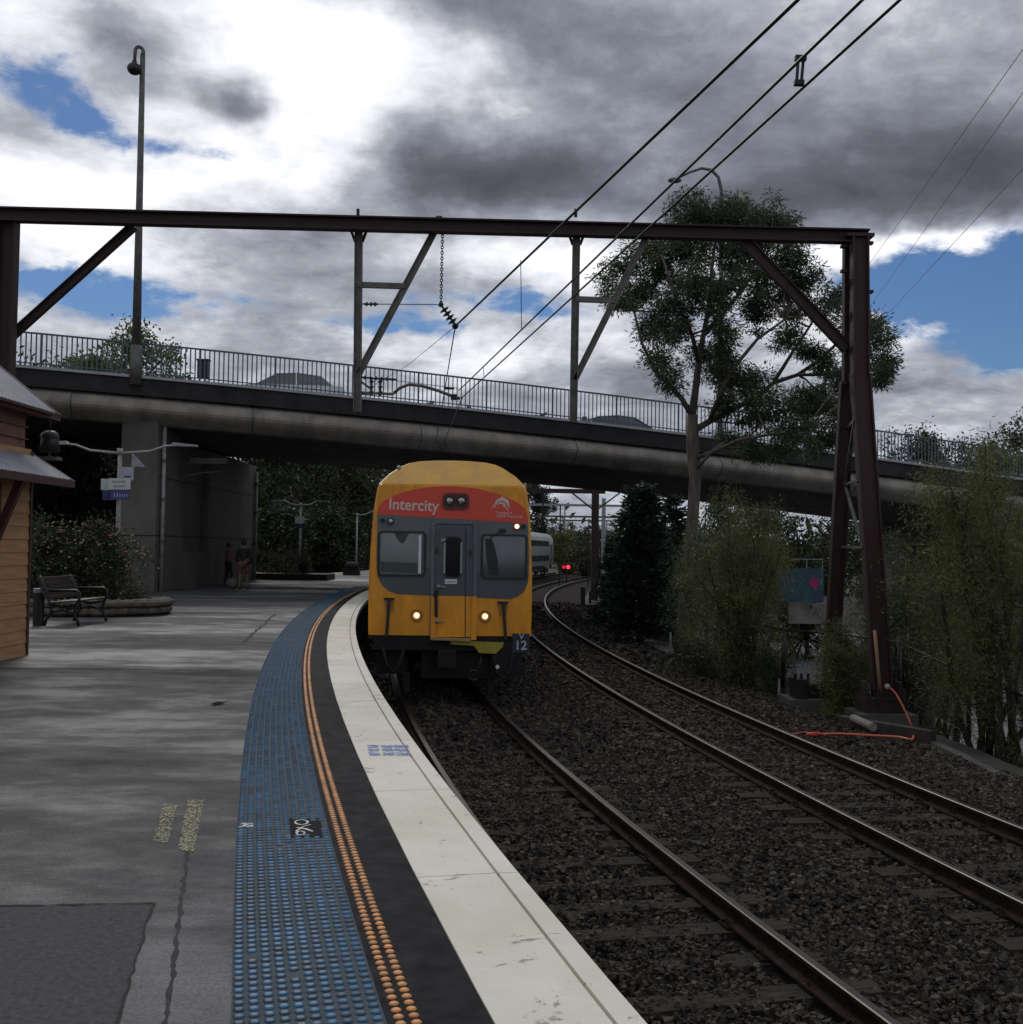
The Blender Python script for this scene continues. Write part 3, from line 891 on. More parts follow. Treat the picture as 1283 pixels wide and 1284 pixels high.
GY = 20.3
g = empty('catenary_gantry', (0, GY, 0), 0, 'large rusty steel portal gantry across both tracks in the foreground', 'gantry')
G0 = Vector(g.location)
bL = P(-40, 268, 19.9) - G0; bR = P(1089, 297, GY) - G0
a = MB(); a.ibeam(bL, bR, .22, .25, .03); a.build('beam', M_rust, g)
a = MB(); lt = P(12, 277, GY - .3) - G0; lb = Vector((lt.x - .02, lt.y, PT - G0.z)); a.ibeam(lt, lb, .22, .30, .03, up=(1, 0, 0)); a.build('post', M_rust, g)
a = MB(); a.ibeam(P(16, 420, GY) - G0, P(168, 283, GY) - G0, .14, .15, .02); a.build('brace', M_rust, g)
a = MB(); a.ibeam(P(928, 296, GY) - G0, P(1062, 437, GY) - G0, .16, .19, .02); a.build('brace', M_rust_red, g)
a = MB(); a.box(P(1076, 297, GY) - G0, (.50, .36, .06)); 
for k, (x, y) in enumerate(((1058, 309), (1091, 305), (1091, 366), (1091, 478), (1058, 340), (1058, 480))):
    q_ = MB(); q_.box(P(x, y, GY) - G0, (.10, .12, .05)); q_.build('bolt_plate', M_rust_red, g)
a.build('plate', M_rust_red, g)
# A-shaped right mast: near leg, far leg, lacing
nt, nm_, nb = P(1078, 296, 20.2) - G0, P(1079, 470, 20.1) - G0, P(1108, 893, 19.6) - G0
ft, fm, fb = P(1064, 300, 20.55) - G0, P(1063, 480, 20.7) - G0, P(1041, 868, 21.8) - G0
a = MB(); a.ibeam(nt, nm_, .20, .30, .03, up=(1, 0, 0)); a.ibeam(nm_, nb, .20, .34, .03, up=(1, 0, 0)); a.build('mast_leg', M_rust_red, g)
a = MB(); a.ibeam(ft, fm, .16, .18, .025, up=(1, 0, 0)); a.ibeam(fm, fb, .16, .28, .025, up=(1, 0, 0)); a.build('mast_leg', M_rust_red, g)


def mix3(a, b, c, k): return a.lerp(b, k * 2) if k < .5 else b.lerp(c, k * 2 - 1)


lev = [.04, .16, .28, .4, .5, .57, .66, .76]
prev = None
for i, k in enumerate(lev):
    side = i % 2
    p0 = mix3(nt, nm_, nb, k) + Vector((-.16, 0, 0)); p1 = mix3(ft, fm, fb, k) + Vector((.05, 0, 0))
    if k >= .5:
        a = MB(); a.beam(p0, p1, .05, .05); a.build('cross_bar', M_greysteel, g)
    if prev:
        for q0, q1 in ((prev[side], (p1, p0)[side]),) + (((prev[1 - side], (p0, p1)[side]),) if k < .5 else ()):
            a = MB(); a.beam(q0, q1, .05, .05); a.build('lacing_bar', M_greysteel, g)
    prev = (p0, p1)
# hanging droppers with their stays
for (x0, y0, x1, y1, bx0, by0, bx1, by1, cy) in ((450, 287, 448, 516, 545, 290, 450, 468, 358), (723, 291, 719, 529, 812, 294, 721, 476, 376)):
    a = MB(); a.ibeam(P(x0, y0, GY) - G0, P(x1, y1, GY) - G0, .12, .14, .02, up=(1, 0, 0)); a.build('hanging_post', M_greysteel, g)
    a = MB(); a.ibeam(P(bx0, by0, GY) - G0, P(bx1, by1, GY) - G0, .09, .12, .02); a.build('stay', M_greysteel, g)
    k = (cy - by1) / (by0 - by1); xx = bx1 + (bx0 - bx1) * k
    a = MB(); a.beam(P(x0 - 1, cy - 1, GY) - G0, P(xx, cy + 1, GY) - G0, .08, .10); a.build('cross_bar', M_greysteel, g)
    for sx in (-9, 9):
        a = MB(); a.beam(P(x0 + sx, y0 + 4, GY) - G0, P(x0 + sx * .5, y0 + 16, GY) - G0, .03, .05); a.build('gusset', M_rust, g)
    a = MB(); a.tube([P(x0 - 1, 262, GY) - G0, P(x0 - 1, 272, GY) - G0], .03, 6); a.build('bolt', M_rust, g)
a = MB()
for k in (545, 549, 552, 557): a.sphere(P(k, 274 + (k % 3), GY - .1) - G0, .055, 8, 6)
a.build('clamp', M_black, g)


def insulator(name, a0, a1, parent, n=4, r=.09):
    a0, a1 = Vector(a0), Vector(a1); mb = MB(); L = (a1 - a0)
    mb.tube([a0, a1], .02, 8)
    for i in range(n):
        k = (i + .7) / (n + .4); c_ = a0 + L * k; d_ = L.normalized() * .025
        mb.tube([c_ - d_, c_, c_ + d_], [r * .35, r, r * .45], 12)
    return mb.build(name, mat('glazed_insulator', (.02, .035, .028), .3, var=.3), parent, True)


# suspension chain, insulator and pull-off line: hangs from the gantry beam
e = empty('suspension_chain', P(555, 290, GY), 0, 'hanging chain with a green insulator stack carrying the upper train wire', 'chain')
E0 = Vector(e.location); a = MB()
top, bot = P(555, 291, GY) - E0, P(553, 381, GY) - E0; nl = 26
for i in range(nl):
    c_ = top.lerp(bot, (i + .5) / nl); hl = (bot - top).length / nl * .72; s = (1, 0) if i % 2 else (0, 1)
    pts = [c_ + Vector((s[0] * .022 * cos(q), s[1] * .022 * cos(q), hl * sin(q))) for q in [2 * pi * j / 8 for j in range(9)]]
    a.tube(pts, .009, 5, caps=False)
a.build('chain', M_wire, e)
insulator('insulator', P(555, 385, GY) - E0, P(570, 406, GY) - E0, e, 4, .10)
a = MB(); a.tube([P(448, 381, GY) - E0, P(553, 382, GY) - E0], .009, 5); a.build('tie_wire', M_wire, e)
insulator('insulator', P(456, 381, GY) - E0, P(474, 381.3, GY) - E0, e, 3, .05)
for q_, r_ in ((P(553, 382, GY), .05), (P(571, 409, GY), .06)):
    a = MB(); a.sphere(q_ - E0, r_, 8, 6); a.build('clamp', M_wire, e)

# registration arm below: curved tube and insulators
for i, (dxp, dyp, lab) in enumerate(((0, 0, 'curved registration arm with insulators on the left hanging post'),)):
    e = empty('registration_arm', P(452, 492, GY), 0, lab, 'registration arm'); E0 = Vector(e.location)
    a = MB(); a.tube([P(x, y, GY) - E0 for x, y in ((494, 493), (502, 486), (513, 482), (530, 484), (550, 490), (568, 497), (577, 500))], .03, 8); a.build('steady_tube', M_greysteel, e, True)
    a = MB(); a.tube([P(452, 492, GY) - E0, P(494, 494, GY) - E0], .028, 6); a.tube([P(452, 478, GY) - E0, P(466, 488, GY) - E0], .02, 6); a.tube([P(495, 477, GY) - E0, P(575, 487, GY) - E0], .006, 4); a.build('strut', M_greysteel, e)
    insulator('insulator', P(453, 473, GY) - E0, P(497, 476, GY) - E0, e, 6, .045)
    for x in (466, 477):
        insulator('insulator', P(x, 474, GY) - E0, P(x, 496, GY) - E0, e, 3, .05)
    a = MB(); a.box(P(569, 498, GY) - E0, (.10, .10, .10)); a.build('clamp', M_wire, e)
    a = MB(); a.box(P(564, 487, GY) - E0, (.16, .06, .04)); a.build('clamp', M_wire, e)
# wires
def wire(label, pts, r, name='overhead_wire', grp='overhead wires of the train track', sag=0.0):
    mb = MB(); P_ = []
    for i in range(len(pts) - 1):
        a0, b0 = pts[i], pts[i + 1]; m_ = max(2, int((b0 - a0).length / 2))
        for k in range(m_ + (i == len(pts) - 2)):
            t = k / m_; q = a0.lerp(b0, t); q.z -= sag * 4 * t * (1 - t); P_.append(q)
    mb.tube(P_, r, 6); return tag(mb.build(name, M_wire, None, True), label, 'wire', grp)


zc, zm = 5.42, 6.78
def beyond(a0, b0, y):     # continue the line b0 -> a0 back past the camera to depth y, level
    k = (a0.y - y) / (b0.y - a0.y); return Vector((a0.x - (b0.x - a0.x) * k, y, a0.z))
m1 = P(571, 409, GY); m0 = P(1000, 0, 8.35); mm = beyond(m0, m1, -14)
wire('topmost and thickest of the train wires, held by the insulator', [mm, m0, m1], .017)
cA1, cA0 = P(575, 490, GY), P(1081, 0, 5.95)
cB1, cB0 = P(580, 498, GY), P(1128, 0, 5.90)
wire('middle one of the long train wires crossing the sky', [beyond(cA0, cA1, -14), cA0, cA1], .0105)
wire('lowest one of the long train wires crossing the sky', [beyond(cB0, cB1, -14), cB0, cB1], .0105)
wire('wire running down from the insulator to the bridge underside, left of the pair', [m1, P(547, 553, 37.4), P(600, 640, 62)], .012)
wire('wire running down from the registration arm to the bridge underside', [cB1, P(557, 554, 37.4), P(610, 648, 62)], .012)
wire('thin pale wire continuing from the insulator down left over the bridge', [m1, P(510, 459, 30), P(440, 500, 46)], .006)
for (x0, y0, x1, y1, Yd, lab, r) in ((653, 326, 654, 413, 18.2, 'thin dropper wire hanging left of the second hanging post', .007), (606, 459, 607, 472, 19.8, 'tiny dropper between the two lower wires above the bridge railing', .006)):
    tag(MB().tube([P(x0, y0, Yd), P(x1, y1, Yd)], r, 5).build('dropper_wire', M_wire), lab, 'wire', 'dropper wires')
e = empty('wire_spacer', P(1004, 88, 6.9), 0, 'rectangular wire spacer link between the lower two train wires near the top', 'spacer'); E0 = Vector(e.location)
a = MB(); a.tube([P(1001, 76, 6.9) - E0, P(999, 105, 6.9) - E0], .010, 6); a.tube([P(1008, 71, 6.9) - E0, P(1005, 103, 6.9) - E0], .010, 6); a.build('link', M_wire, e)
a = MB(); a.box(P(1004, 73, 6.9) - E0, (.07, .04, .03)); a.box(P(1002, 104, 6.9) - E0, (.06, .04, .03)); a.build('clamp', M_wire, e)
for (x0, y0, x1, y1, lab) in ((1320, 10, 1098, 320, 'faintest left one of the three power lines at top right'), (1330, 50, 1130, 330, 'middle one of the three faint power lines at top right'), (1340, 150, 1140, 365, 'lowest right one of the three faint power lines at top right')):
    a0, b0 = at(x0, y0, 40), at(x1, y1, 95)
    wire(lab, [a0 + (a0 - b0) * .8, a0, b0, b0 + (b0 - a0) * .8], .016, 'power_line', 'faint power lines')


# ------------------------------------------------------------------ far gantries
def far_gantry(Y, xl, xr, zb, post_mat, lab, thick=.22, braces=True):
    e = empty('catenary_gantry', (xr, Y, -.3), 0, lab, 'gantry', 'distant track gantries')
    a = MB(); a.beam((xl - xr - .6, 0, zb + .3), (.6 + 3 * (thick < .2), 0, zb + .3), thick * .7, thick); a.build('beam', post_mat, e)
    for x in (xl - xr, 0):
        a = MB(); a.beam((x, 0, -.4), (x, 0, zb + (.9 if thick < .2 else .5)), thick * 1.5, thick * 1.6, up=(1, 0, 0)); a.build('post', post_mat, e)
    if braces:
        for x, s in ((xl - xr, 1), (0, -1), (0, 1)):
            a = MB(); a.beam((x, 0, zb - .9), (x + s * 1.5, 0, zb + .25), .09, .09); a.build('brace', post_mat, e)
    for x in (-3.2, -7.2):
        a = MB(); a.beam((x, 0, zb + .2), (x, 0, zb - 1.6), .1, .1, up=(1, 0, 0)); a.build('dropper', post_mat, e)
    return e


far_gantry(68, -7, 5.1, 6.25, M_rust, 'brown gantry post standing beyond the bridge beside the dark conifer', .27)
far_gantry(92, -6, 7.6, 6.35, M_galv, 'pale grey gantry seen under the bridge, beam passing right of the train roof', .19, False)
far_gantry(112, -4, 12.5, 6.0, M_greysteel, 'grey gantry under the bridge, lower and farther than the pale one', .19)
far_gantry(138, -2, 19, 6.3, M_greysteel, 'smallest farthest gantry under the bridge', .18)
for x, Y, z1, lab in ((702, 84, 6.0, 'slim black post between far silver carriage and brown gantry post'), (738, 90, 5.2, 'slim dark post close left of the brown gantry post')):
    p = at(x, 700, Y); tag(MB().tube([(p.x, Y, -.4), (p.x, Y, z1)], .05, 6).build('track_post', M_black), lab, 'post', 'slim posts by the far track')
# short posts by the second track
for x, y, h, Y, lab in ((731, 752, 1.0, 60, 'short thick black post by the second track, left of brown gantry post'), (740, 748, .7, 62, 'thin short black post right of the thicker one by second track')):
    p = at(x, y, Y); tag(MB().box((p.x, Y, -.3 + h / 2), (.24 if h > .8 else .12, .2, h)).build('marker_post', M_black), lab, 'post', 'short black posts')
# red dwarf signal
e = empty('signal', (on(711, 724, -.3).x, 96, -.3), 0, 'small signal showing a red light beyond the silver carriage', 'signal')
p = at(711, 711, 96); q = Vector((p.x, 96, p.z)) - Vector(e.location)
a = MB(); a.tube([(q.x, 0, -.2), (q.x, 0, q.z)], .05, 6); a.build('post', M_black, e)
a = MB(); a.box((q.x, .05, q.z), (1.0, .3, .6)); a.build('signal_head', M_black, e)
a = MB(); a.tube([(q.x + .1, -.16, q.z), (q.x + .1, -.12, q.z)], .16, 14); a.build('red_lens', mat('red_signal_lens', (.6, .01, .01), .3, emit=(1, .03, .05, 2.5)), e)
a = MB(); a.tube([(q.x - .28, -.14, q.z), (q.x - .28, -.12, q.z)], .14, 12); a.build('red_lens', mat('red_lens_dim', (.5, .01, .01), .3, emit=(.6, .02, .02, 1.0)), e)
# ------------------------------------------------------------------ the train
TY = 20.0
M_yel = mat('train_yellow', (.74, .30, .010), .33, var=.24, scale=3.5, stretch=(1.4, 1, .5), rvar=.1, detail=8)
M_yel2 = mat('train_yellow_lit_slope', (.72, .37, .035), .45, var=.22, scale=3.0, detail=10, col2=(.52, .30, .06))
M_red = mat('train_red', (.64, .062, .030), .35, var=.08, scale=3)
M_grey = mat('train_grey', (.105, .125, .135), .42, var=.14, scale=3)
M_grey2 = mat('train_grey_dark', (.065, .078, .085), .45, var=.12, scale=3)
M_silver = mat('stainless_fluted', (.26, .26, .27), .35, .5, var=.18, scale=2, stretch=(1, .2, 4))
M_roof = mat('train_roof', (.32, .32, .33), .6, var=.25, scale=2)
M_under = mat('underframe_grime', (.006, .006, .006), .85, var=.4, scale=6)
M_letter = mat('lettering_pale', (.62, .52, .50), .5, var=.05)
XC = at(566, 700, TY).x
HALF = [(1.455, 1.12), (1.462, 1.6), (1.46, 2.2), (1.43, 2.9), (1.40, 3.35), (1.345, 3.72), (1.315, 3.82), (1.15, 4.01), (.93, 4.17), (.80, 4.235), (.62, 4.275), (.3, 4.30), (0, 4.305)]


def ring(half, k=1.0, inset=0.0):
    L = [(-(x - inset), z - (inset * .5 if z > 3 else 0)) for x, z in half] + [(x - inset, z - (inset * .5 if z > 3 else 0)) for x, z in half[-2::-1]]
    return L


def tube_body(mb, ys, insets, yfun=None, cap=True):
    n = len(ring(HALF))
    for y, ins in zip(ys, insets):
        for x, z in ring(HALF, inset=ins): mb.v.append((x, y + (yfun(z) if yfun else 0), z))
    for i in range(len(ys) - 1):
        for j in range(n):
            a = i * n + j; b = i * n + (j + 1) % n
            mb.f.append((a, b, b + n, a + n)[::-1]); mb.mi.append(0)
    return n


def make_car_shell(parent, y0, y1, panto=False):
    mb = MB(); n = tube_body(mb, [y0, y1], [0, 0]); mb.f.append(tuple(range(n, 2 * n))); mb.mi.append(0); mb.f.append(tuple(range(n))[::-1]); mb.mi.append(0)
    # roof faces take the second slot
    for i, f in enumerate(mb.f):
        if len(f) == 4 and min(mb.v[q][2] for q in f) > 3.7: mb.mi[i] = 1
    mb.build('body', [M_silver, M_roof], parent)
    for s in (-1, 1):
        for z0, z1 in ((2.95, 3.5), (1.55, 2.1)):
            w_ = MB(); y = y0 + 3.2
            while y < y1 - 4:
                w_.prism(rounded(y, y + 1.35, z0, z1, .09), s * 1.43, s * (1.475 if z0 < 2 else 1.435), map=lambda x, yy, z: (yy, x, z)); y += 1.62
            w_.build('window_row', M_glass, parent)
        for yd in (y0 + 1.6, y1 - 2.2):
            d_ = MB(); d_.prism(rounded(yd - .62, yd + .62, 1.18, 3.15, .1), s * 1.40, s * 1.472, map=lambda x, yy, z: (yy, x, z)); d_.build('side_door', M_grey2, parent)
    for yb in (y0 + 3.2, y1 - 3.2):
        b = MB(); b.box((0, yb, .62), (2.2, 3.2, .3)); b.box((-1.05, yb, .55), (.15, 3.0, .45)); b.box((1.05, yb, .55), (.15, 3.0, .45)); bo = b.build('bogie', M_under, parent)
        for yy in (-1.2, 1.2):
            t = MB(); t.tube([(-.80, yb + yy, .47), (-.70, yb + yy, .47)], .47, 20); t.tube([(.70, yb + yy, .47), (.80, yb + yy, .47)], .47, 20); t.tube([(-.72, yb + yy, .47), (.72, yb + yy, .47)], .08, 8); t.build('wheelset', M_under, bo)
    b = MB(); b.box((0, (y0 + y1) / 2, .85), (2.5, 9, .55)); b.build('underframe', M_under, parent)


def chord(ya, L=24.0):
    a0 = offs(c1, d1, ya, 0); yb = ya + L
    for _ in range(20):
        b0 = offs(c1, d1, yb, 0); yb += L - (b0 - a0).length
    return a0, b0, yb


a0, b0, nextY = chord(TY)
rzt = math.atan2(-(b0.x - a0.x), b0.y - a0.y)
train = empty('intercity_train', (XC, TY, 0), rzt * .75, 'yellow-fronted double-deck train with red band stopping at the platform', 'train')


def FP(x, y):
    p = at(x, y, TY); return (p.x - XC, p.z)


def fpoly(pts): return [FP(*p) for p in pts]


def hood(z): return max(0, z - 3.80) * 1.25
cab = MB(); n = tube_body(cab, [0, .05, .9], [.05, 0, 0], lambda z: 0); 
for i in range(len(cab.v)):
    x, y, z = cab.v[i]
    if y < .6: cab.v[i] = (x, y + hood(z), z)
# front face rows
hn = len(HALF)
for i in range(hn - 1):
    a, b = i, i + 1; c_, d_ = n - 1 - i - 1, n - 1 - i
    if i == hn - 2: cab.f.append((a, b, d_))
    else: cab.f.append((a, b, c_, d_))
    cab.mi.append(0)
cs = cab.build('cab_shell', [M_yel], train)
hd = MB()     # mottled hood panel above the fold; light on its slope painted as paler yellow
hr = [(x * .985, z) for x, z in HALF if z > 3.79]
for x, z in hr: hd.v += [(-x, hood(z) - .004, z), (x, hood(z) - .004, z)]
for i in range(len(hr) - 1): hd.f.append((2 * i, 2 * i + 1, 2 * i + 3, 2 * i + 2)); hd.mi.append(0)
hd.build('roof_hood', M_yel2, train)
make_car_shell(train, .9, 23.6)
# red band and grey panel
red = fpoly([(474, 645), (475, 636), (482, 628), (497, 620), (520, 613.5), (545, 610), (570, 609.5), (598, 612.5), (625, 619), (648, 629), (659, 638), (662, 646), (662.5, 656)])
rp = MB(); rp.prism(red, -.012, .03); rb_ = rp.build('red_band', M_red, train)
gp_ = fpoly([(474, 645), (662.5, 656.5), (664, 700), (662.5, 730), (658, 741), (650, 748), (640, 751.5), (500, 744.5), (489, 741), (480, 734), (474, 722), (472.5, 700)])
gm = MB(); gm.prism(gp_, -.010, .03); gm.build('grey_panel', M_grey, train)
for pp_ in ([(472.6, 708), (545, 712), (545, 746.5), (500, 744.5), (489, 741), (480, 734), (474, 722)], [(596, 716), (663.4, 719), (662.5, 730), (658, 741), (650, 748), (640, 751.5), (596, 749)]):
    lo = MB(); lo.prism(fpoly(pp_), -.013, .0); lo.build('lower_grey_panel', M_grey2, train)
tx, tz = FP(519, 634); vs, fs = text_geo('Intercity', .285, bold=.004)
k = .93 / (max(v.x for v in vs) - min(v.x for v in vs)) ; tm = MB(); tilt = R_(-1.6)
tm._add([(tx + v.x * k * .95 - v.y * sin(tilt), -.014 - v.z, tz + v.y * cos(tilt) + v.x * k * sin(tilt)) for v in vs], fs); tm.build('lettering', M_letter, rb_)
# bird-like emblem of swept petals with two small lines of text
em = MB(); ex, ez = FP(630, 632)
def petal(pts, wds):
    n_ = len(pts); up_, dn = [], []
    for i, (x, z) in enumerate(pts):
        t = (pts[min(i + 1, n_ - 1)][0] - pts[max(i - 1, 0)][0], pts[min(i + 1, n_ - 1)][1] - pts[max(i - 1, 0)][1]); L = math.hypot(*t)
        nx, nz = -t[1] / L, t[0] / L; up_.append((x + nx * wds[i], z + nz * wds[i])); dn.append((x - nx * wds[i], z - nz * wds[i]))
    for i in range(n_ - 1):
        em.prism([(ex + q[0], ez + q[1]) for q in (up_[i], up_[i + 1], dn[i + 1], dn[i])], -.016, -.01)
petal([(-.16, -.06), (-.09, .06), (.0, .10), (.09, .05), (.13, -.06)], [.004, .022, .035, .030, .006])
petal([(-.10, -.02), (-.03, .03), (.04, .0), (.07, -.08)], [.004, .018, .022, .005])
petal([(.0, -.03), (.06, -.05), (.12, -.12)], [.004, .016, .003])
petal([(-.20, -.08), (-.15, -.03), (-.10, -.07)], [.003, .01, .003])
em.build('emblem', M_letter, rb_)
letters('lettering', 'Transport', .075, M_letter, rb_, (FP(632, 643)[0], -.014, FP(632, 643)[1]), depth=.001)
letters('lettering', 'NSW TrainLink', .072, M_letter, rb_, (FP(639, 647.5)[0], -.014, FP(639, 647.5)[1]), depth=.001)


def fbox(x0, y0, x1, y1, r): # rounded outline following the face's level
    a = FP(x0, y0); b = FP(x1, y1)
    return rounded(min(a[0], b[0]), max(a[0], b[0]), min(a[1], b[1]), max(a[1], b[1]), r)


def annulus(mb, outer, inner, y0, y1):
    n_ = len(outer); v = [(x, y0, z) for x, z in outer] + [(x, y0, z) for x, z in inner] + [(x, y1, z) for x, z in outer] + [(x, y1, z) for x, z in inner]
    f = []
    for i in range(n_):
        j = (i + 1) % n_
        f += [(i, n_ + i, n_ + j, j), (i, j, 2 * n_ + j, 2 * n_ + i), (n_ + j, n_ + i, 3 * n_ + i, 3 * n_ + j)]
    mb._add(v, f)


M_rubber = mat('window_rubber', (.014, .015, .016), .6)
M_cabglass = mat('cab_glass_painted_reflection', (.13, .175, .165), .08, var=.25, scale=1.2, spec=.9)  # left pane: reflection painted in as a paler glass colour
M_cabglass2 = mat('cab_glass_dim', (.050, .062, .070), .06, var=.25, scale=1.5, spec=.9)
for (x0, y0, x1, y1, gm_, rgt) in ((475, 665.5, 534, 723, M_cabglass, 0), (603.5, 669.5, 661, 727, M_cabglass2, 1)):
    f = MB(); annulus(f, fbox(x0, y0, x1, y1, .075), fbox(x0 + 2.6, y0 + 2.6, x1 - 2.6, y1 - 2.6, .05), -.035, 0.0); wf = f.build('cab_window', M_rubber, train)
    g_ = MB(); g_.prism(fbox(x0 + 2.2, y0 + 2.2, x1 - 2.2, y1 - 2.2, .05), -.016, -.011); g_.build('glass', gm_, wf)
    if not rgt:
        v_ = MB(); v_.prism(fbox(525.5, 671, 528, 719, .01), -.022, -.017); v_.build('pale_trim', M_white, wf)
        v_ = MB(); v_.prism(fpoly([(495, 668), (513, 669), (509.5, 676), (506, 682), (501, 679), (497, 673)]), -.020, -.0165); v_.build('sun_visor', mat('visor', (.035, .042, .042), .4), wf)
        v_ = MB(); v_.prism(fpoly([(478, 704), (524, 706), (524, 719), (478, 717)]), -.019, -.0165); v_.build('dashboard', mat('dash_green', (.035, .06, .052), .3), wf)
        v_ = MB(); v_.prism(fbox(527.9, 671, 531.8, 720, .01), -.0195, -.0165); v_.build('frame_strip', M_grey2, wf)
    else:
        v_ = MB(); v_.prism(fpoly([(608, 675), (617, 676), (621, 687), (624, 702), (626, 722), (613, 721), (610, 700)]), -.019, -.0165); v_.build('driver_seat', mat('seat_dark', (.012, .014, .018), .5), wf)
        v_ = MB(); v_.prism(fbox(624.5, 707, 657, 708.3, .001), -.019, -.0165); v_.build('rail', M_grey, wf)
    # wiper
    v_ = MB(); xm = 505 if not rgt else 631; ym = 727 if not rgt else 732
    a_, b_ = FP(630, 665), FP(614, 675)
    if rgt:
        v_.tube([(a_[0], -.05, a_[1]), (b_[0], -.05, b_[1])], .012, 6); v_.box((a_[0], -.03, a_[1]), (.12, .05, .06)); v_.build('wiper', M_black, wf)
# centre door
dm = MB(); annulus(dm, fbox(541.5, 652.5, 596.5, 803, .09), fbox(545.5, 656.5, 592.5, 800.5, .06), -.045, .0)
df = dm.build('door_frame', [M_grey], train)
# lower half of the frame is painted yellow
for x in (541.5, 592.5):
    lf_ = MB(); lf_.prism(fbox(x - .6, 748, x + 4.6, 802.5, .004), -.050, .0); lf_.build('yellow_frame', M_yel, train)
dd = MB(); dd.prism(fpoly([(545.4, 657), (592.4, 657), (592.4, 747.8), (545.4, 747)]), -.022, 0); dl = dd.build('cab_door', M_grey2, train)
dy = MB(); dy.prism(fpoly([(545.4, 747), (592.4, 747.8), (592.4, 801), (545.4, 800)]), -.022, 0); dy.build('lower_panel', M_yel, dl)
ds = MB(); ds.prism(fpoly([(583.4, 658), (584.6, 658), (583.9, 800), (582.9, 800)]), -.028, -.02); ds.build('seam', M_black, dl)
s_ = MB(); annulus(s_, fbox(548, 659.5, 590, 664.5, .01), fbox(550, 661, 588, 663.4, .006), -.03, -.02); s_.build('header', M_grey, dl)
w_ = MB(); annulus(w_, fbox(556.8, 672.5, 579.2, 725, .10), fbox(559, 674.5, 577, 723, .08), -.035, -.015); dw = w_.build('door_window', M_rubber, dl)
w_ = MB(); w_.prism(fbox(558, 673.5, 578, 724, .08), -.028, -.022); w_.build('glass', mat('door_glass', (.004, .004, .005), .12, spec=.2), dw)
for x in (556.6, 577.6):
    w_ = MB(); w_.prism(fbox(x, 680, x + 1.7, 719, .004), -.042, -.03); w_.build('pale_trim', M_galv, dw)
w_ = MB(); w_.prism(fpoly([(552.5, 677), (556, 675), (560, 676), (558, 678), (554, 679)]), -.045, -.03); w_.build('pale_trim', M_galv, dw)
w_ = MB(); w_.prism(fbox(558, 726, 573, 732.3, .006), -.034, -.02); npl = w_.build('door_plate', M_white, dl)
q8 = FP(565.5, 730.5); scrawl('lettering', [(q8[0] - .09, q8[0] + .08, q8[1], .04, -.037)], M_black, npl)
h_ = MB(); p_ = FP(547, 742); q_ = FP(547, 772); h_.tube([(p_[0], -.03, p_[1]), (p_[0], -.10, p_[1] - .03), (q_[0], -.10, q_[1] + .03), (q_[0], -.03, q_[1])], .03, 8); h_.build('grab_bar', M_black, dl)
for x, y in ((554, 735.5), (552, 779)):
    h_ = MB(); p_ = FP(x, y); h_.tube([(p_[0] - .08, -.07, p_[1] + .01), (p_[0] + .07, -.07, p_[1] - .01)], .014, 6); h_.sphere((p_[0] - .06, -.045, p_[1]), .04, 8, 6); h_.build('door_handle', M_galv, dl)
for x, y in ((548, 690), (590, 693)):
    h_ = MB(); p_ = FP(x, y); h_.box((p_[0], -.055, p_[1]), (.04, .03, .10)); h_.build('hinge', M_black, dl)
# headlight cluster
h_ = MB(); h_.prism(fbox(555.5, 618.5, 587.5, 638.5, .08), -.035, 0); hc = h_.build('headlight_housing', mat('housing_dark_red', (.075, .012, .012), .4), train)
h_ = MB(); annulus(h_, fbox(555, 618, 588, 639, .09), fbox(557.5, 620.5, 585.5, 636.5, .06), -.045, 0); h_.build('bezel', mat('bezel_red', (.14, .014, .014), .4), hc)
M_lens = mat('unlit_lens', (.45, .42, .36), .12, .7, var=.6, scale=14)


def disc(mb, x, z, r, y0, y1, n_=18): mb.prism([(x + r * cos(2 * pi * j / n_), z + r * sin(2 * pi * j / n_)) for j in range(n_)], y0, y1)


for x in (563.7, 578.6):
    p_ = FP(x, 628.3); h_ = MB(); annulus(h_, [(p_[0] + .088 * cos(a), p_[1] + .088 * sin(a)) for a in np.linspace(0, 6.0, 18)], [(p_[0] + .07 * cos(a), p_[1] + .07 * sin(a)) for a in np.linspace(0, 6.0, 18)], -.06, -.03); hr_ = h_.build('headlight', M_black, train)
    h_ = MB(); h_.sphere((p_[0], -.035, p_[1]), .072, 16, 10, (1, .35, 1)); h_.build('lens', M_lens, hr_, True)
    h_ = MB(); h_.sphere((p_[0] + .02, -.062, p_[1] + .02), .018, 8, 6); h_.build('bulb', M_white, hr_)
M_lit = mat('lit_lamp', (1, .8, .6), .3, emit=(1.0, .60, .30, 2.2))
M_lit2 = mat('lit_marker', (1, .6, .4), .3, emit=(1.0, .55, .34, 2.2))
M_halo = mat('lamp_reflector', (.85, .40, .10), .2, .6)
for x, y in ((522.7, 771.5), (608.3, 773)):
    p_ = FP(x, y); h_ = MB(); annulus(h_, [(p_[0] + .105 * cos(a), p_[1] + .105 * sin(a)) for a in np.linspace(0, 6.1, 20)], [(p_[0] + .085 * cos(a), p_[1] + .085 * sin(a)) for a in np.linspace(0, 6.1, 20)], -.03, 0); hr_ = h_.build('headlight', mat('ring_brown', (.20, .085, .012), .4), train)
    h_ = MB(); disc(h_, p_[0], p_[1], .086, -.014, 0); h_.build('reflector', M_halo, hr_)
    h_ = MB(); h_.sphere((p_[0], -.02, p_[1]), .050, 14, 8, (1, .4, 1)); h_.build('lamp', M_lit, hr_, True)
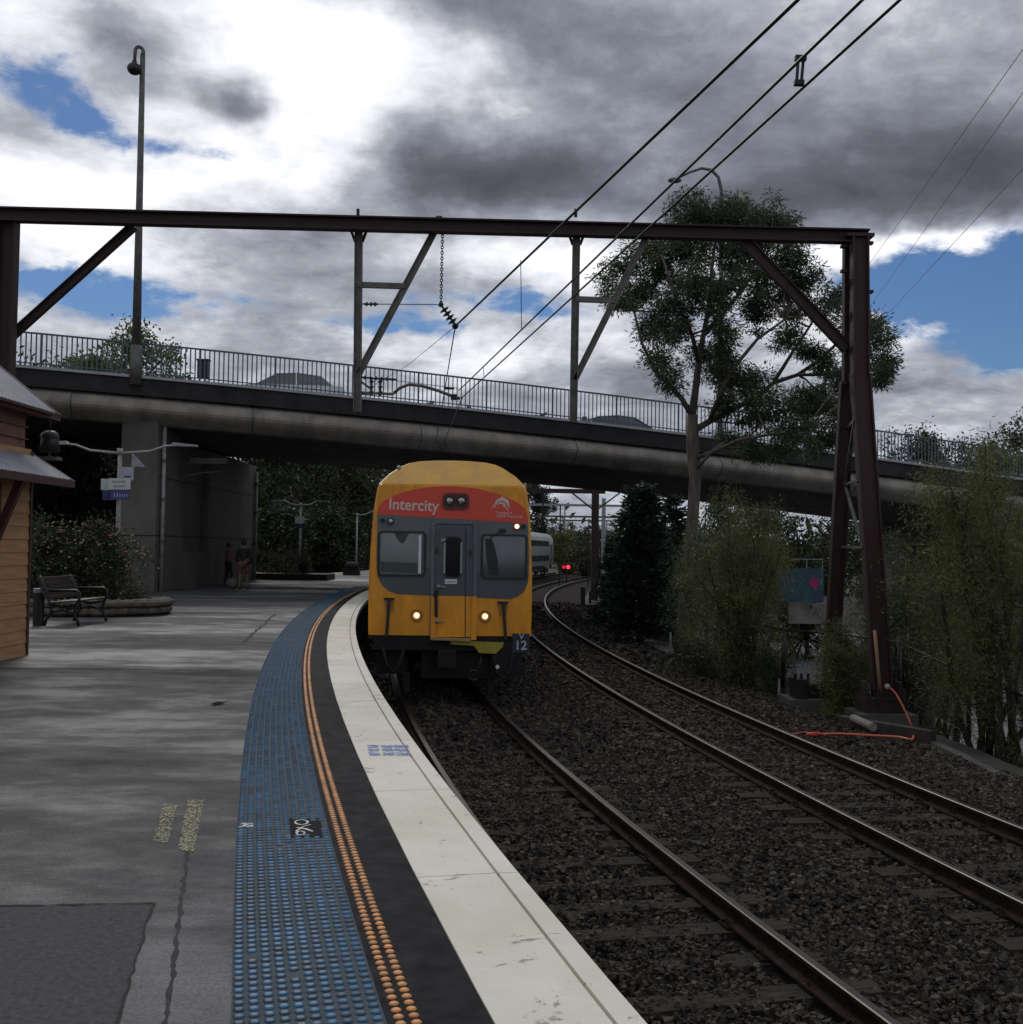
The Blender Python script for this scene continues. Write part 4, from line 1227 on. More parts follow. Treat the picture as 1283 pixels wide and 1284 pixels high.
for x, y, m_ in ((490.3, 653.8, M_lens), (648.3, 660, M_lit2)):
    p_ = FP(x, y); h_ = MB(); disc(h_, p_[0], p_[1], .062, -.04, 0); mk = h_.build('marker_light', M_black if m_ is M_lens else mat('marker_red', (.3, .02, .015), .4), train)
    h_ = MB(); h_.sphere((p_[0], -.042, p_[1]), .042, 12, 8, (1, .4, 1)); h_.build('lens', m_, mk, True)
for x, y in ((480.5, 652.8), (656.5, 660.3)):
    p_ = FP(x, y); h_ = MB(); disc(h_, p_[0], p_[1], .042, -.05, 0); h_.build('marker_light', M_black, train)
# hand rails beside the lamps
for (xa, ya, xb, yb) in ((488.8, 750, 485.3, 798), (630.8, 755, 634.2, 802)):
    a_, b_ = FP(xa, ya), FP(xb, yb); h_ = MB()
    h_.prism(fpoly([(xa - 7, ya - 1), (xa + 7, ya - .5), (xa + 6, ya + 2), (xa - 6, ya + 2)]), -.05, 0); h_.beam((a_[0], -.06, a_[1]), (b_[0], -.06, b_[1]), .055, .04, up=(0, 1, 0)); h_.build('hand_rail', M_black, train)
    h_ = MB()
    for s in (-1, 1): h_.prism(fpoly([(xa + s * 5.4 - 1.2, ya + 2), (xa + s * 5.4 + 1.2, ya + 2), (xa + s * 3.6 + .8, ya + 17), (xa + s * 3.6 - .8, ya + 17)]), -.03, 0)
    h_.build('rail_guard', mat('dark_yellow', (.34, .17, .03), .5), train)
# bottom sill, valance, number plate, coupler
for pp_ in ([(462.5, 797), (541, 800.5), (541, 803.5), (462.5, 800)], [(597, 803), (667, 803.5), (667, 806), (597, 807)]):
    h_ = MB(); h_.prism(fpoly(pp_), -.012, .1); h_.build('bottom_sill', M_rust, train)
h_ = MB(); h_.prism(fpoly([(541, 798.5), (590, 800.5), (590, 803.5), (541, 801.5)]), -.16, 0); h_.build('door_step', mat('step_buff', (.35, .24, .10), .7), train)
h_ = MB(); h_.prism(fpoly([(565, 803), (631.5, 805.5), (630, 811), (621.5, 819.5), (600.5, 818.5), (594.5, 809.5), (565, 807.5)]), -.085, -.056); h_.build('valance', mat('valance_yellow', (.30, .25, .02), .5, var=.2), train)
h_ = MB(); h_.prism(fbox(642.5, 794.5, 664, 819, .02), -.06, -.03); pl_ = h_.build('number_board', mat('board_blue', (.012, .020, .035), .5), train)
M_numb = mat('number_white', (.42, .46, .50), .5)
letters('lettering', 'V', .16, M_numb, pl_, (FP(654, 798.5)[0], -.064, FP(654, 798.5)[1]), depth=.002)
letters('lettering', '12', .23, M_numb, pl_, (FP(653, 809.8)[0], -.064, FP(653, 809.8)[1]), depth=.002, bold=.004)
h_ = MB(); h_.box((0, .1, .98), (2.75, .25, .24)); h_.box((-1.05, .3, .70), (.5, .4, .55)); h_.box((1.02, .2, .72), (.55, .5, .62)); h_.box((.15, .35, .6), (1.3, .5, .5)); h_.build('buffer_beam', M_under, train)
h_ = MB(); h_.box((-.05, -.16, .74), (.26, .4, .24)); h_.box((-.05, -.34, .74), (.32, .12, .30)); h_.build('coupler', M_under, train)
for x, z in ((-1.0, .62), (.95, .50)):
    h_ = MB(); h_.tube([(x - .2, .0, .95), (x - .12, -.12, z), (x, -.14, z - .14), (x + .12, -.12, z), (x + .2, 0, .95)], .03, 8); h_.build('air_hose', M_under, train, True)
h_ = MB(); p_ = FP(593.6, 846); h_.tube([(p_[0] + .09 * cos(a), -.12, p_[1] + .09 * sin(a)) for a in np.linspace(.6, 5.5, 12)], .02, 6); h_.tube([(p_[0] + .07, -.12, p_[1] + .05), (p_[0] + .16, 0, p_[1] + .4)], .02, 6); h_.build('air_hose', M_rubber, train, True)
h_ = MB(); p_ = FP(623.5, 836); h_.tube([(p_[0], -.13, p_[1]), (p_[0], -.05, p_[1])], .035, 10); h_.build('air_cock', M_white, train)
for s in (-1, 1):
    h_ = MB(); h_.box((s * .76, .1, .28), (.12, .08, .34)); h_.build('rail_guard_iron', M_under, train)
# ventilator caps on the hood corners
for x, y in ((500, 585.5), (659, 610)):
    h_ = MB(); p_ = FP(x, y); h_.sphere((p_[0], .25, p_[1]), .045, 8, 6); h_.build('roof_lamp', M_galv, train)

# the following carriages, round the curve
labs = ['silver double-deck carriage coupled directly behind the yellow-fronted car', 'silver carriage third in the train, hidden round the curve', 'silver double-deck carriage at the tail, glimpsed far right of the yellow front']
yc = nextY + .4
for i in range(3):
    a0, b0, ny = chord(yc, 23.6)
    e = empty('railway_carriage', a0, math.atan2(-(b0.x - a0.x), b0.y - a0.y), labs[i], 'carriage', 'silver carriages of the train')
    make_car_shell(e, 0, 23.3)
    if i == 2:
        t_ = MB(); t_.prism(rounded(-.5, .5, 1.2, 3.2, .08), 23.3, 23.36); t_.build('end_door', M_black, e)
    yc = ny + .4


# ------------------------------------------------------------------ station building
wx, wy0, wy1 = -6.78, 5.0, 15.7
M_board = mat('ochre_weatherboard', (.37, .205, .088), .65, var=.26, scale=3.5, stretch=(1, .4, 5), bump=.003, detail=10)
M_tin = mat('corrugated_tin', (.30, .30, .33), .5, .3, var=.2, scale=3)
M_brown = mat('dark_red_timber', (.060, .020, .016), .6, var=.3, scale=5)
M_shingle = mat('pinkish_shingle', (.20, .10, .075), .8, var=.3, scale=5, bump=.004)
sb = empty('station_building', (wx, wy1, PT), 0, 'ochre weatherboard station building with two stepped tin roofs at left', 'building')
S0 = Vector(sb.location)
a = MB(); H1 = 2.85; z = 0
while z < H1:   # lapped boards along the platform side and the far end
    for (ax) in (0, 1):
        if ax == 0: vs = [(-.02, wy0 - wy1, z), (.018, wy0 - wy1, z), (.002, wy0 - wy1, z + .185), (-.02, wy0 - wy1, z + .185)]; d_ = Vector((0, wy1 - wy0, 0))
        else: vs = [(-4.5, .0, z), (-4.5, .02, z), (-4.5, .004, z + .185), (-4.5, -.02, z + .185)]; d_ = Vector((4.5, 0, 0))
        vv = vs + [tuple(Vector(q) + d_) for q in vs]
        a._add(vv, [(0, 1, 2, 3), (7, 6, 5, 4), (0, 4, 5, 1), (1, 5, 6, 2), (2, 6, 7, 3), (3, 7, 4, 0)])
    z += .18
a.box((-2.3, (wy0 - wy1) / 2, H1 / 2), (4.5, wy1 - wy0 - .06, H1 - .02)); a.build('wall', M_board, sb)
a = MB(); a.box((0, .0, H1 / 2), (.06, .06, H1)); a.build('corner_board', M_brown, sb)
a = MB(); a.box((-2.25, (wy0 - wy1) / 2, 3.1), (4.4, wy1 - wy0 - .2, .56))
for k in range(3): a.box((-.03 , (wy0 - wy1) / 2, 2.85 + k * .17), (.05, wy1 - wy0 - .18, .012))
a.build('upper_wall', M_shingle, sb)


def corr(p00, p01, up, n_, amp, name, m, parent, th=.02):
    """corrugated sheet: from p00 to p01 along the eave, 'up' the slope vector"""
    p00, p01, up = Vector(p00), Vector(p01), Vector(up); e_ = p01 - p00; nr = e_.cross(up).normalized()
    if nr.z < 0: nr = -nr
    mb = MB(); vs = []
    for i in range(n_ + 1):
        q = p00 + e_ * i / n_ + nr * amp * (1 if i % 2 else -1); vs += [q, q + up]
    k_ = len(vs); vs += [v - nr * th for v in vs]
    f = []
    for i in range(n_): a_ = 2 * i; f += [(a_, a_ + 2, a_ + 3, a_ + 1), (k_ + a_, k_ + a_ + 1, k_ + a_ + 3, k_ + a_ + 2), (a_, k_ + a_, k_ + a_ + 2, a_ + 2)]
    f += [(0, 1, k_ + 1, k_), (2 * n_, k_ + 2 * n_, k_ + 2 * n_ + 1, 2 * n_ + 1)]
    mb._add(vs, f); return mb.build(name, m, parent)


ev = at(92, 602, 15.9) - S0; vg = at(-14, 533, 15.9) - S0
up1 = Vector((vg.x - ev.x, 0, vg.z - ev.z))
corr((ev.x, ev.y, ev.z), (ev.x, wy0 - wy1, ev.z), up1, 240, .010, 'awning_roof', M_tin, sb)
ev2 = at(74, 519, 16.1) - S0; vg2 = at(0, 459, 16.1) - S0
up2 = Vector((vg2.x - ev2.x, 0, vg2.z - ev2.z)) * 2.6
corr((ev2.x, ev2.y, ev2.z), (ev2.x, wy0 - wy1, ev2.z), up2, 240, .010, 'main_roof', M_tin, sb)
rg = Vector((ev2.x, 0, ev2.z)) + up2; ov = Vector((rg.x - (ev2.x - rg.x), 0, ev2.z))
corr((ov.x, ev2.y, ov.z), (ov.x, wy0 - wy1, ov.z), (rg.x - ov.x, 0, rg.z - ov.z), 240, .010, 'main_roof', M_tin, sb)
a = MB(); a.beam((ev.x - .02, ev.y, ev.z - .06), (ev.x - .02, wy0 - wy1, ev.z - .06), .09, .10); a.build('gutter', M_brown, sb)
a = MB(); a.beam((ev2.x - .02, ev2.y, ev2.z - .06), (ev2.x - .02, wy0 - wy1, ev2.z - .06), .09, .10); a.build('gutter', M_brown, sb)
a = MB(); a.beam(Vector((ev.x, ev.y - .05, ev.z - .07)), Vector((ev.x, ev.y - .05, ev.z - .07)) + up1, .05, .13); a.beam(Vector((ev2.x, ev2.y - .05, ev2.z - .08)), Vector((ev2.x, ev2.y - .05, ev2.z - .08)) + up2, .05, .15)
a.beam(Vector((ov.x, ev2.y - .05, ov.z - .08)), Vector((rg.x, ev2.y - .05, rg.z - .08)), .05, .15); a.build('bargeboard', M_brown, sb)
a = MB(); a.box(((ev.x) / 2 - .02, (wy0 - wy1) / 2 + .06, ev.z - .03), (abs(ev.x) - .12, wy1 - wy0 - .1, .03)); a.box((ev2.x / 2 - .1, (wy0 - wy1) / 2 + .1, ev2.z - .05), (.62, wy1 - wy0 - .1, .03)); a.build('soffit', M_brown, sb)
for yy in (-1.15, -4.1, -7.0, -9.9):
    a = MB(); a.beam((.03, yy, ev.z - .95), (ev.x - .15, yy, ev.z - .08), .09, .10); a.beam((.06, yy, ev.z - 1.25), (.06, yy, ev.z - .1), .09, .09, up=(1, 0, 0)); a.build('awning_bracket', M_brown, sb)
# hanging lamp under the eaves
e = empty('hanging_lamp', at(63, 541, 16.4), 0, 'black lamp with a grey tray hanging below the station roof corner', 'lamp')
a = MB(); a.sphere((0, 0, -.08), .14, 9, 6, (1, 1, .7)); a.tube([(0, 0, -.05), (0, 0, -.30)], [.12, .15], 10); a.tube([(0, 0, 0), (0, 0, .28)], .015, 6); a.build('lamp_body', M_black, e, True)
a = MB(); a.box((0, 0, -.40), (.30, .2, .05)); a.tube([(0, 0, -.38), (0, 0, -.3)], .02, 6); a.build('tray', M_greysteel, e)


# ------------------------------------------------------------------ platform furniture
def bench():
    e = empty('park_bench', (-8.55, 22.0, PT), 0, 'dark slatted bench beside the flower bed past the station building', 'bench')
    M_slat = mat('bench_slats', (.050, .034, .027), .6, var=.3, scale=6, stretch=(1, .2, 1))
    a = MB()
    for k in range(5): a.box((-.13 + k * .105, 0, .44 + .008 * k), (.085, 1.75, .03))
    a.build('seat', M_slat, e)
    a = MB()
    for k in range(5): a.box((-.24 - .035 * k, 0, .54 + .085 * k), (.03, 1.75, .07))
    a.build('backrest', M_slat, e)
    for s in (-.72, .72):
        a = MB(); a.tube([(.36, s, 0), (.33, s, .10), (.27, s, .22), (.30, s, .40), (.36, s, .52), (.36, s, .63), (.28, s, .67), (-.22, s, .66)], .028, 8)
        a.tube([(-.30, s, 0), (-.26, s, .12), (-.17, s, .25), (-.20, s, .42), (-.27, s, .62), (-.42, s, .94)], .03, 8)
        a.tube([(.28, s, .40), (.0, s, .36), (-.20, s, .41)], .026, 8); a.tube([(.27, s, .22), (.05, s, .30), (-.17, s, .25)], .022, 8); a.build('end_frame', M_black, e, True)
    return e


bench()
o = MB().tube([(0, 0, 0), (0, 0, .62)], .10, 12); o.tube([(0, 0, .62), (0, 0, .70)], .11, 12, mi=1); o = o.build('bollard', [M_black, M_galv], None); o.location = at(48, 783, 21.3); o.location.z = PT
tag(o, 'short dark bollard with pale cap between the wall and bench', 'bollard')


def lamp_post(loc, h, al, label, arms=(-1, 1), drop=0.0):
    e = empty('platform_lamp', loc, 0, label, 'lamp post', 'white platform lamp posts')
    a = MB(); a.tube([(0, 0, 0), (0, 0, h * .45), (0, 0, h)], [.062, .055, .048], 12); a.tube([(0, 0, h - .05), (0, 0, h + .10)], .075, 12); a.build('pole', M_pipe, e, True)
    for s in arms:
        a = MB(); a.tube([(0, 0, h - .02), (s * al * .5, 0, h + .04), (s * al * .75, 0, h + .17), (s * al, 0, h + .20)], [.032, .028, .026, .03], 8); ar = a.build('arm', M_pipe, e, True)
        a = MB(); a.prism([(s * (al - .22), h + .17), (s * (al + .42), h + .165), (s * (al + .40), h + .21), (s * (al - .15), h + .26)], -.09, .09); a.build('lamp_head', M_galv, ar)
    return e


lp = at(147, 700, 27); lamp_post((lp.x, 27, PT), 3.78, 1.45, 'pale double-arm platform lamp rising out of the flowering shrub, signs on its pole')


def board(name, size, th, m, parent, c_, rz=0.0):
    mb = MB(); mb.box(c_, (size[0], th, size[1]), rz=rz); return mb.build(name, m, parent)


sg = empty('station_sign', (lp.x, 26.85, PT), R_(-14), 'white over blue station name sign on the nearer lamp post', 'sign')
M_signw = mat('sign_white', (.50, .52, .50), .5, var=.1); M_signb = mat('sign_blue', (.035, .045, .16), .5, var=.15)
zc_ = at(157, 607, 26.85).z - PT
b1 = board('name_board', (.58, .27), .03, M_signw, sg, (.10, -.05, zc_)); scrawl('lettering', [(-.10, .27, zc_ + .02, .07, -.068), (-.06, .27, zc_ - .08, .07, -.068)], M_black, b1, 3)
b2 = board('blue_board', (.50, .24), .03, M_signb, sg, (.12, -.05, zc_ - .26)); scrawl('lettering', [(-.05, .30, zc_ - .32, .11, -.068)], mat('sign_pale_blue', (.4, .42, .6), .5), b2, 5)
b3 = board('side_board', (.30, .27), .03, M_signw, sg, (-.30, .06, zc_ - .01), R_(50)); b4 = board('side_board', (.28, .24), .03, M_signb, sg, (-.26, .06, zc_ - .27), R_(50))
sg2 = empty('notice_sign', (lp.x + .2, 26.9, PT), 0, 'grey square notice hung under a triangular bracket above the station sign', 'sign')
z2 = at(158, 594, 26.9).z - PT
b5 = board('notice', (.32, .32), .03, mat('sign_greyblue', (.33, .36, .42), .5), sg2, (.03, -.04, z2)); b6 = MB(); b6.box((.05, -.065, z2 - .07), (.16, .01, .025)); b6.box((.02, -.065, z2 - .115), (.2, .01, .018)); b6.build('lettering', M_black, b5)
a = MB(); a.prism([(.14, z2 + .17), (.14, z2 + .52), (.46, z2 + .17)], -.05, -.03); a.build('bracket_plate', M_galv, sg2)

l2 = at(376, 700, 54); lamp_post((l2.x, 54, PT), 3.55, .95, 'pale double-arm platform lamp beyond the bridge, in a planter')
sg3 = empty('station_sign', (l2.x, 53.8, PT), 0, 'small white and dark blue sign on the lamp beyond the bridge', 'sign')
z3 = at(375, 652, 53.8).z - PT; board('name_board', (.42, .32), .03, M_signw, sg3, (0, -.07, z3)); board('blue_board', (.20, .2), .03, M_signb, sg3, (.08, -.07, z3 - .28))
l3 = at(447, 700, 66); lamp_post((l3.x, 66, PT), 3.45, 1.0, 'farthest platform lamp close to the left edge of the train', (1,))

# low bench-like shelf item and small box near far lamp
p = at(441, 716, 62); o = MB().box((0, 0, .18), (.9, .5, .36)); o.sphere((0, 0, .5), .4, 10, 7, (1, .8, .6)); o = o.build('planter_tub', mat('dark_tub', (.02, .02, .018), .9)); o.location = (p.x, 62, PT)
tag(o, 'low dark planting tub at the foot of the farthest platform lamp', 'planter')


# people under the bridge
def skin(name, joints, edges, m, parent, levels=2):
    me = bpy.data.meshes.new(name); me.from_pydata([j[:3] for j in joints], edges, []); me.materials.append(m)
    me.polygons.foreach_set('use_smooth', [True] * len(me.polygons))
    o = bpy.data.objects.new(name, me); C.objects.link(o); o.parent = parent
    md = o.modifiers.new('skin', 'SKIN'); md.use_smooth_shade = True
    me.skin_vertices.new() if not me.skin_vertices else None
    sv = me.skin_vertices[0].data
    for i, j in enumerate(joints):
        r = j[3]; sv[i].radius = (r, r) if not isinstance(r, tuple) else r
    sv[0].use_root = True
    s = o.modifiers.new('sub', 'SUBSURF'); s.levels = levels; s.render_levels = levels
    return o


M_skin = mat('skin_tone', (.17, .09, .065), .6, var=.08)


def person(loc, rz, label, h, shirt, pants, hair, leg_skin=True, bag=False, stride=.16, female=False):
    e = empty('person', loc, rz, label, 'person'); k = h / 1.75; sw = .17 if female else .20
    J = [(0, 0, .95, .13), (0, .01, 1.15, (.15, .11)), (0, .0, 1.38, (.17, .11)), (0, 0, 1.50, .055), (0, -.02, 1.60, .085), (0, -.03, 1.70, .075),
         (-sw, 0, 1.42, .055), (-sw - .06, .02, 1.15, .042), (-sw - .05, -.08, .92, .032), (-sw - .05, -.10, .84, .03),
         (sw, 0, 1.42, .055), (sw + .06, .02, 1.15, .042), (sw + .05, -.08, .92, .032), (sw + .05, -.10, .84, .03),
         (-.10, 0, .88, .095), (-.11, -stride * .5, .48, .062), (-.11, -stride * .4, .09, .038), (-.11, -stride * .4 - .15, .035, .035),
         (.10, 0, .88, .095), (.11, stride * .3, .48, .062), (.11, stride * .8, .09, .038), (.11, stride * .8 - .15, .035, .035)]
    E_ = [(0, 1), (1, 2), (2, 3), (3, 4), (4, 5), (2, 6), (6, 7), (7, 8), (8, 9), (2, 10), (10, 11), (11, 12), (12, 13), (0, 14), (14, 15), (15, 16), (16, 17), (0, 18), (18, 19), (19, 20), (20, 21)]
    sc = lambda L, g=0: [(j[0] * k, j[1] * k, j[2] * k, tuple((q + g) * k for q in j[3]) if isinstance(j[3], tuple) else (j[3] + g) * k) for j in L]
    skin('body', sc(J), E_, M_skin, e)
    T = [J[0], J[1], J[2], (0, 0, 1.45, .09), J[6], (-sw - .05, .01, 1.20, .047), J[10], (sw + .05, .01, 1.20, .047)]; TE = [(0, 1), (1, 2), (2, 3), (2, 4), (4, 5), (2, 6), (6, 7)]
    if not female: T += [J[8], J[12]]; T[5] = J[7]; T[7] = J[11]; TE += [(5, 8), (7, 9)]
    skin('shirt', sc(T, .02), TE, shirt, e)
    if leg_skin: L_ = [J[0], J[14], (-.11, -stride * .4, .52, .075), J[18], (.11, stride * .25, .52, .075)]
    else: L_ = [J[0], J[14], J[15], J[18], J[19]]; 
    if leg_skin: skin('shorts', sc(L_, .016), [(0, 1), (1, 2), (0, 3), (3, 4)], pants, e)
    else: skin('trousers', sc([J[0], J[14], J[15], J[16], J[18], J[19], J[20]], .016), [(0, 1), (1, 2), (2, 3), (0, 4), (4, 5), (5, 6)], pants, e)
    hb = MB(); hb.sphere((0, .015 * k, 1.68 * k), .105 * k, 12, 8, (.95, 1.05, 1)); hb.build('hair', hair, e, True)
    for s in (-1, 1):
        sb_ = MB(); y_ = (-stride * .4 if s < 0 else stride * .8); sb_.sphere((s * .11 * k, (y_ - .07) * k, .045 * k), .07 * k, 10, 6, (.7, 1.9, .65)); sb_.build('shoe', M_black, e, True)
    return e


M_hair = mat('dark_hair', (.012, .009, .008), .6)
pp = on(305, 739, PT); person((pp.x, pp.y, PT), R_(170), 'person in a black jacket and faded red shorts standing at the pier end', 1.74, mat('jacket_black', (.010, .011, .013), .8), mat('shorts_faded', (.11, .045, .045), .8), M_hair)
pq = on(280, 733.5, PT); person((-11.15, 44.2, PT), R_(120), 'person in a pink striped top and dark trousers beside the pier wall', 1.62, mat('top_pink_stripe', (.26, .035, .06), .8, scale=1.2, stretch=(.01, .01, 12), col2=(.16, .10, .12)), mat('trousers_dark', (.014, .014, .018), .8), M_hair, False, female=True)
o = MB(); o.sphere((0, 0, .2), .2, 10, 8, (1.2, .7, 1)); o.tube([(-.12, 0, .33), (-.08, 0, .55), (.08, 0, .55), (.12, 0, .33)], .014, 6); o = o.build('shopping_bag', mat('bag_grey', (.10, .10, .10), .7), None, True); o.location = (pp.x - .42, pp.y + .1, PT + .28)
o.location.z = PT
tag(o, 'pale grey carry bag on the ground left of the person in black', 'bag')
# ------------------------------------------------------------------ vegetation
def leaf_mesh(name, Pts, D, length, width, m, parent=None, flat=0.0):
    """diamond leaves: base point, long axis D, random facing"""
    n = len(Pts); D = D / (np.linalg.norm(D, axis=1, keepdims=True) + 1e-9)
    rv = rs.normal(size=(n, 3)); S = np.cross(D, rv); S /= (np.linalg.norm(S, axis=1, keepdims=True) + 1e-9)
    L = length * rs.uniform(.6, 1.3, (n, 1)); W_ = width * rs.uniform(.6, 1.3, (n, 1))
    V = np.stack([Pts, Pts + D * L * .45 + S * W_ * .5, Pts + D * L, Pts + D * L * .45 - S * W_ * .5], 1)
    return np_mesh(name, V.reshape(-1, 3), np.arange(4 * n).reshape(-1, 4), m, parent)


def fol(name, col, col2, trans=.18):
    return mat(name, col, .55, col2=col2, scale=.9, island=.45, trans=trans, spec=.3)


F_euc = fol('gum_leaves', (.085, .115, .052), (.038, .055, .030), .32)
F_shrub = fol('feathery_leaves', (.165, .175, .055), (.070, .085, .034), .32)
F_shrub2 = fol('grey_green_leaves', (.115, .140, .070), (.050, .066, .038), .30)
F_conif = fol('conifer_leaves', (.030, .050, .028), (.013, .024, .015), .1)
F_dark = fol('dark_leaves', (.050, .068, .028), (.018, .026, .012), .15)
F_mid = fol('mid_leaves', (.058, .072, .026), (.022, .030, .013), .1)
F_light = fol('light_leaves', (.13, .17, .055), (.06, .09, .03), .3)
F_yellow = fol('yellow_leaves', (.15, .15, .03), (.07, .08, .02), .2)
M_bark = mat('gum_bark', (.135, .12, .10), .85, var=.4, scale=3, stretch=(3, 3, .6), bump=.015, bscale=9, col2=(.05, .040, .032))
M_bark2 = mat('dark_bark', (.045, .036, .028), .9, var=.4, scale=4, bump=.01)


def curve_pts(a, b, n, bend, seed):
    r2 = random.Random(seed); a, b = Vector(a), Vector(b); L = (b - a).length
    o1 = Vector((r2.uniform(-1, 1), r2.uniform(-1, 1), r2.uniform(-.2, .6))) * L * bend
    pts = []
    for i in range(n + 1):
        t = i / n; p = a.lerp(b, t) + o1 * (4 * t * (1 - t))
        if 0 < i < n: p += Vector((r2.uniform(-1, 1), r2.uniform(-1, 1), r2.uniform(-1, 1))) * L * .015
        pts.append(p)
    return pts


# gum tree
TYE = 31.5
tb = at(856, 818, TYE)
gum = empty('gum_tree', (tb.x, TYE, gz(tb.x, TYE) - .05), 0, 'tall gum tree with pale trunk and airy crown beside the bridge', 'tree')
T0 = Vector(gum.location)
A = lambda x, y, d=0: at(x, y, TYE + d) - T0
tm_ = MB()
trunk = [Vector((0, 0, -.1)), A(858, 780), A(862, 730), A(868, 660), A(872, 600), A(869, 560), A(868, 520)]
tm_.tube(trunk, [.28, .22, .19, .17, .17, .19, .15], 12)
limbs = {
    'a': [A(868, 522), A(855, 500, -.2), A(838, 482, -.4), A(822, 466, -.6), A(805, 430, -.8), A(795, 390, -.8)],
    'b': [A(868, 520), A(872, 490, .2), A(876, 455, .2), A(882, 420, .3), A(890, 380, .2), A(893, 330, .1), A(900, 285, 0)],
    'c': [A(876, 455, .2), A(868, 420, -.6), A(850, 380, -1), A(838, 345, -1.2), A(830, 320, -1.2)],
    'd': [A(882, 420, .3), A(905, 395, .8), A(930, 365, 1.2), A(950, 335, 1.4), A(970, 305, 1.4)],
    'e': [A(870, 540), A(890, 528, .3), A(915, 515, .5), A(945, 500, .6), A(970, 480, .8), A(1000, 470, .8), A(1030, 450, .6), A(1060, 420, .5), A(1085, 405, .3)],
    'f': [A(890, 528, .3), A(905, 490, -.5), A(925, 455, -.8), A(950, 425, -1.0), A(985, 400, -1.2)],
    'g': [A(970, 480, .8), A(995, 440, 1.1), A(1015, 410, 1.2), A(1030, 385, 1.2)],
    'h': [A(872, 575), A(895, 566, -.8), A(925, 552, -1.4), A(965, 545, -1.6), A(1010, 540, -1.6)],
    'i': [A(1000, 470, .8), A(1040, 470, .3), A(1080, 465, 0), A(1105, 450, 0)],
    'j': [A(871, 590), A(885, 575, -.6), A(900, 560, -.9), A(912, 552, -1)]}
rad = {'a': (.085, .03), 'b': (.12, .03), 'c': (.07, .025), 'd': (.08, .025), 'e': (.10, .03), 'f': (.08, .03), 'g': (.06, .025), 'h': (.07, .025), 'i': (.05, .02), 'j': (.06, .02)}
nodes = []
for k, L in limbs.items():
    r0, r1 = rad[k]; tm_.tube(L, [r0 + (r1 - r0) * i / (len(L) - 1) for i in range(len(L))], 9)
    nodes += L[1:]
clumps = [(875, 268, 38), (915, 266, 34), (950, 272, 30), (985, 285, 28), (855, 290, 26), (815, 318, 30), (790, 332, 24), (765, 350, 22), (832, 340, 34), (870, 315, 34), (905, 312, 36), (945, 312, 34), (985, 322, 32), (1008, 345, 26), (770, 372, 20), (800, 372, 28),
          (835, 382, 30), (872, 362, 34), (912, 352, 34), (950, 356, 30), (990, 362, 28), (815, 410, 24), (848, 415, 26), (905, 395, 30), (945, 395, 26), (985, 392, 22), (826, 440, 24), (840, 468, 20), (880, 440, 22), (915, 432, 24),
          (925, 470, 34), (900, 462, 26), (948, 492, 26), (905, 505, 20), (1035, 388, 20), (1050, 372, 16), (1070, 400, 24), (1095, 405, 24), (1108, 428, 20), (1085, 440, 22), (1112, 452, 14), (1100, 470, 16),
          (985, 425, 16), (1015, 440, 16), (1035, 455, 16), (1000, 500, 26), (1030, 495, 26), (1055, 480, 18), (975, 520, 28), (1020, 525, 32), (1050, 520, 22), (940, 525, 22), (990, 555, 30), (1035, 555, 26), (950, 562, 20), (915, 552, 16), (1062, 545, 18)]
LP_, LD_ = [], []
for ci, (x, y, r) in enumerate(clumps):
    dd_ = rnd.uniform(-1.8, 1.8); c_ = A(x, y, dd_); rr = r * 1.05 * TYE / F_PX
    nd = min(nodes, key=lambda q: (q - c_).length + (0.6 if q.z > c_.z else 0))
    br = curve_pts(nd, c_ + Vector((0, 0, -rr * .3)), 5, .12, ci); tm_.tube(br, [.035, .03, .026, .02, .016, .012], 6)
    nt_ = max(8, int(16 * (rr / .7) ** 2))
    for k in range(nt_):
        v = Vector((rnd.gauss(0, 1), rnd.gauss(0, 1), rnd.gauss(0, 1))); v = v.normalized() * rr * rnd.uniform(.25, 1.0)
        q = c_ + v
        if k % 2 == 0: tm_.tube(curve_pts(br[-1], q, 3, .12, ci * 50 + k), [.012, .009, .007, .004], 4, caps=False)
        sub = rnd.uniform(.17, .30); nl_ = int(rnd.uniform(120, 200))
        pts = rs.normal(size=(nl_, 3)) * np.array([sub, sub, sub * .8]) * .55 + np.array(q)
        LP_.append(pts); dv = (pts - np.array(q)) * 1.0 + rs.normal(size=(nl_, 3)) * .10 + np.array([0, 0, -.10]); LD_.append(dv)
tm_.build('trunk', M_bark, gum, True)
leaf_mesh('crown', np.concatenate(LP_), np.concatenate(LD_), .14, .034, F_euc, gum)
# peeling bark strips at the foot
a = MB()
for i in range(16):
    y = rnd.uniform(690, 800); q = A(866 - (y - 660) * .07 + rnd.uniform(-9, 7), y, -.26); a.tube([q, q + Vector((rnd.uniform(-.06, .06), -.05, -rnd.uniform(.3, .8)))], [.02, .008], 5)
a.build('peeling_bark', M_bark, gum)


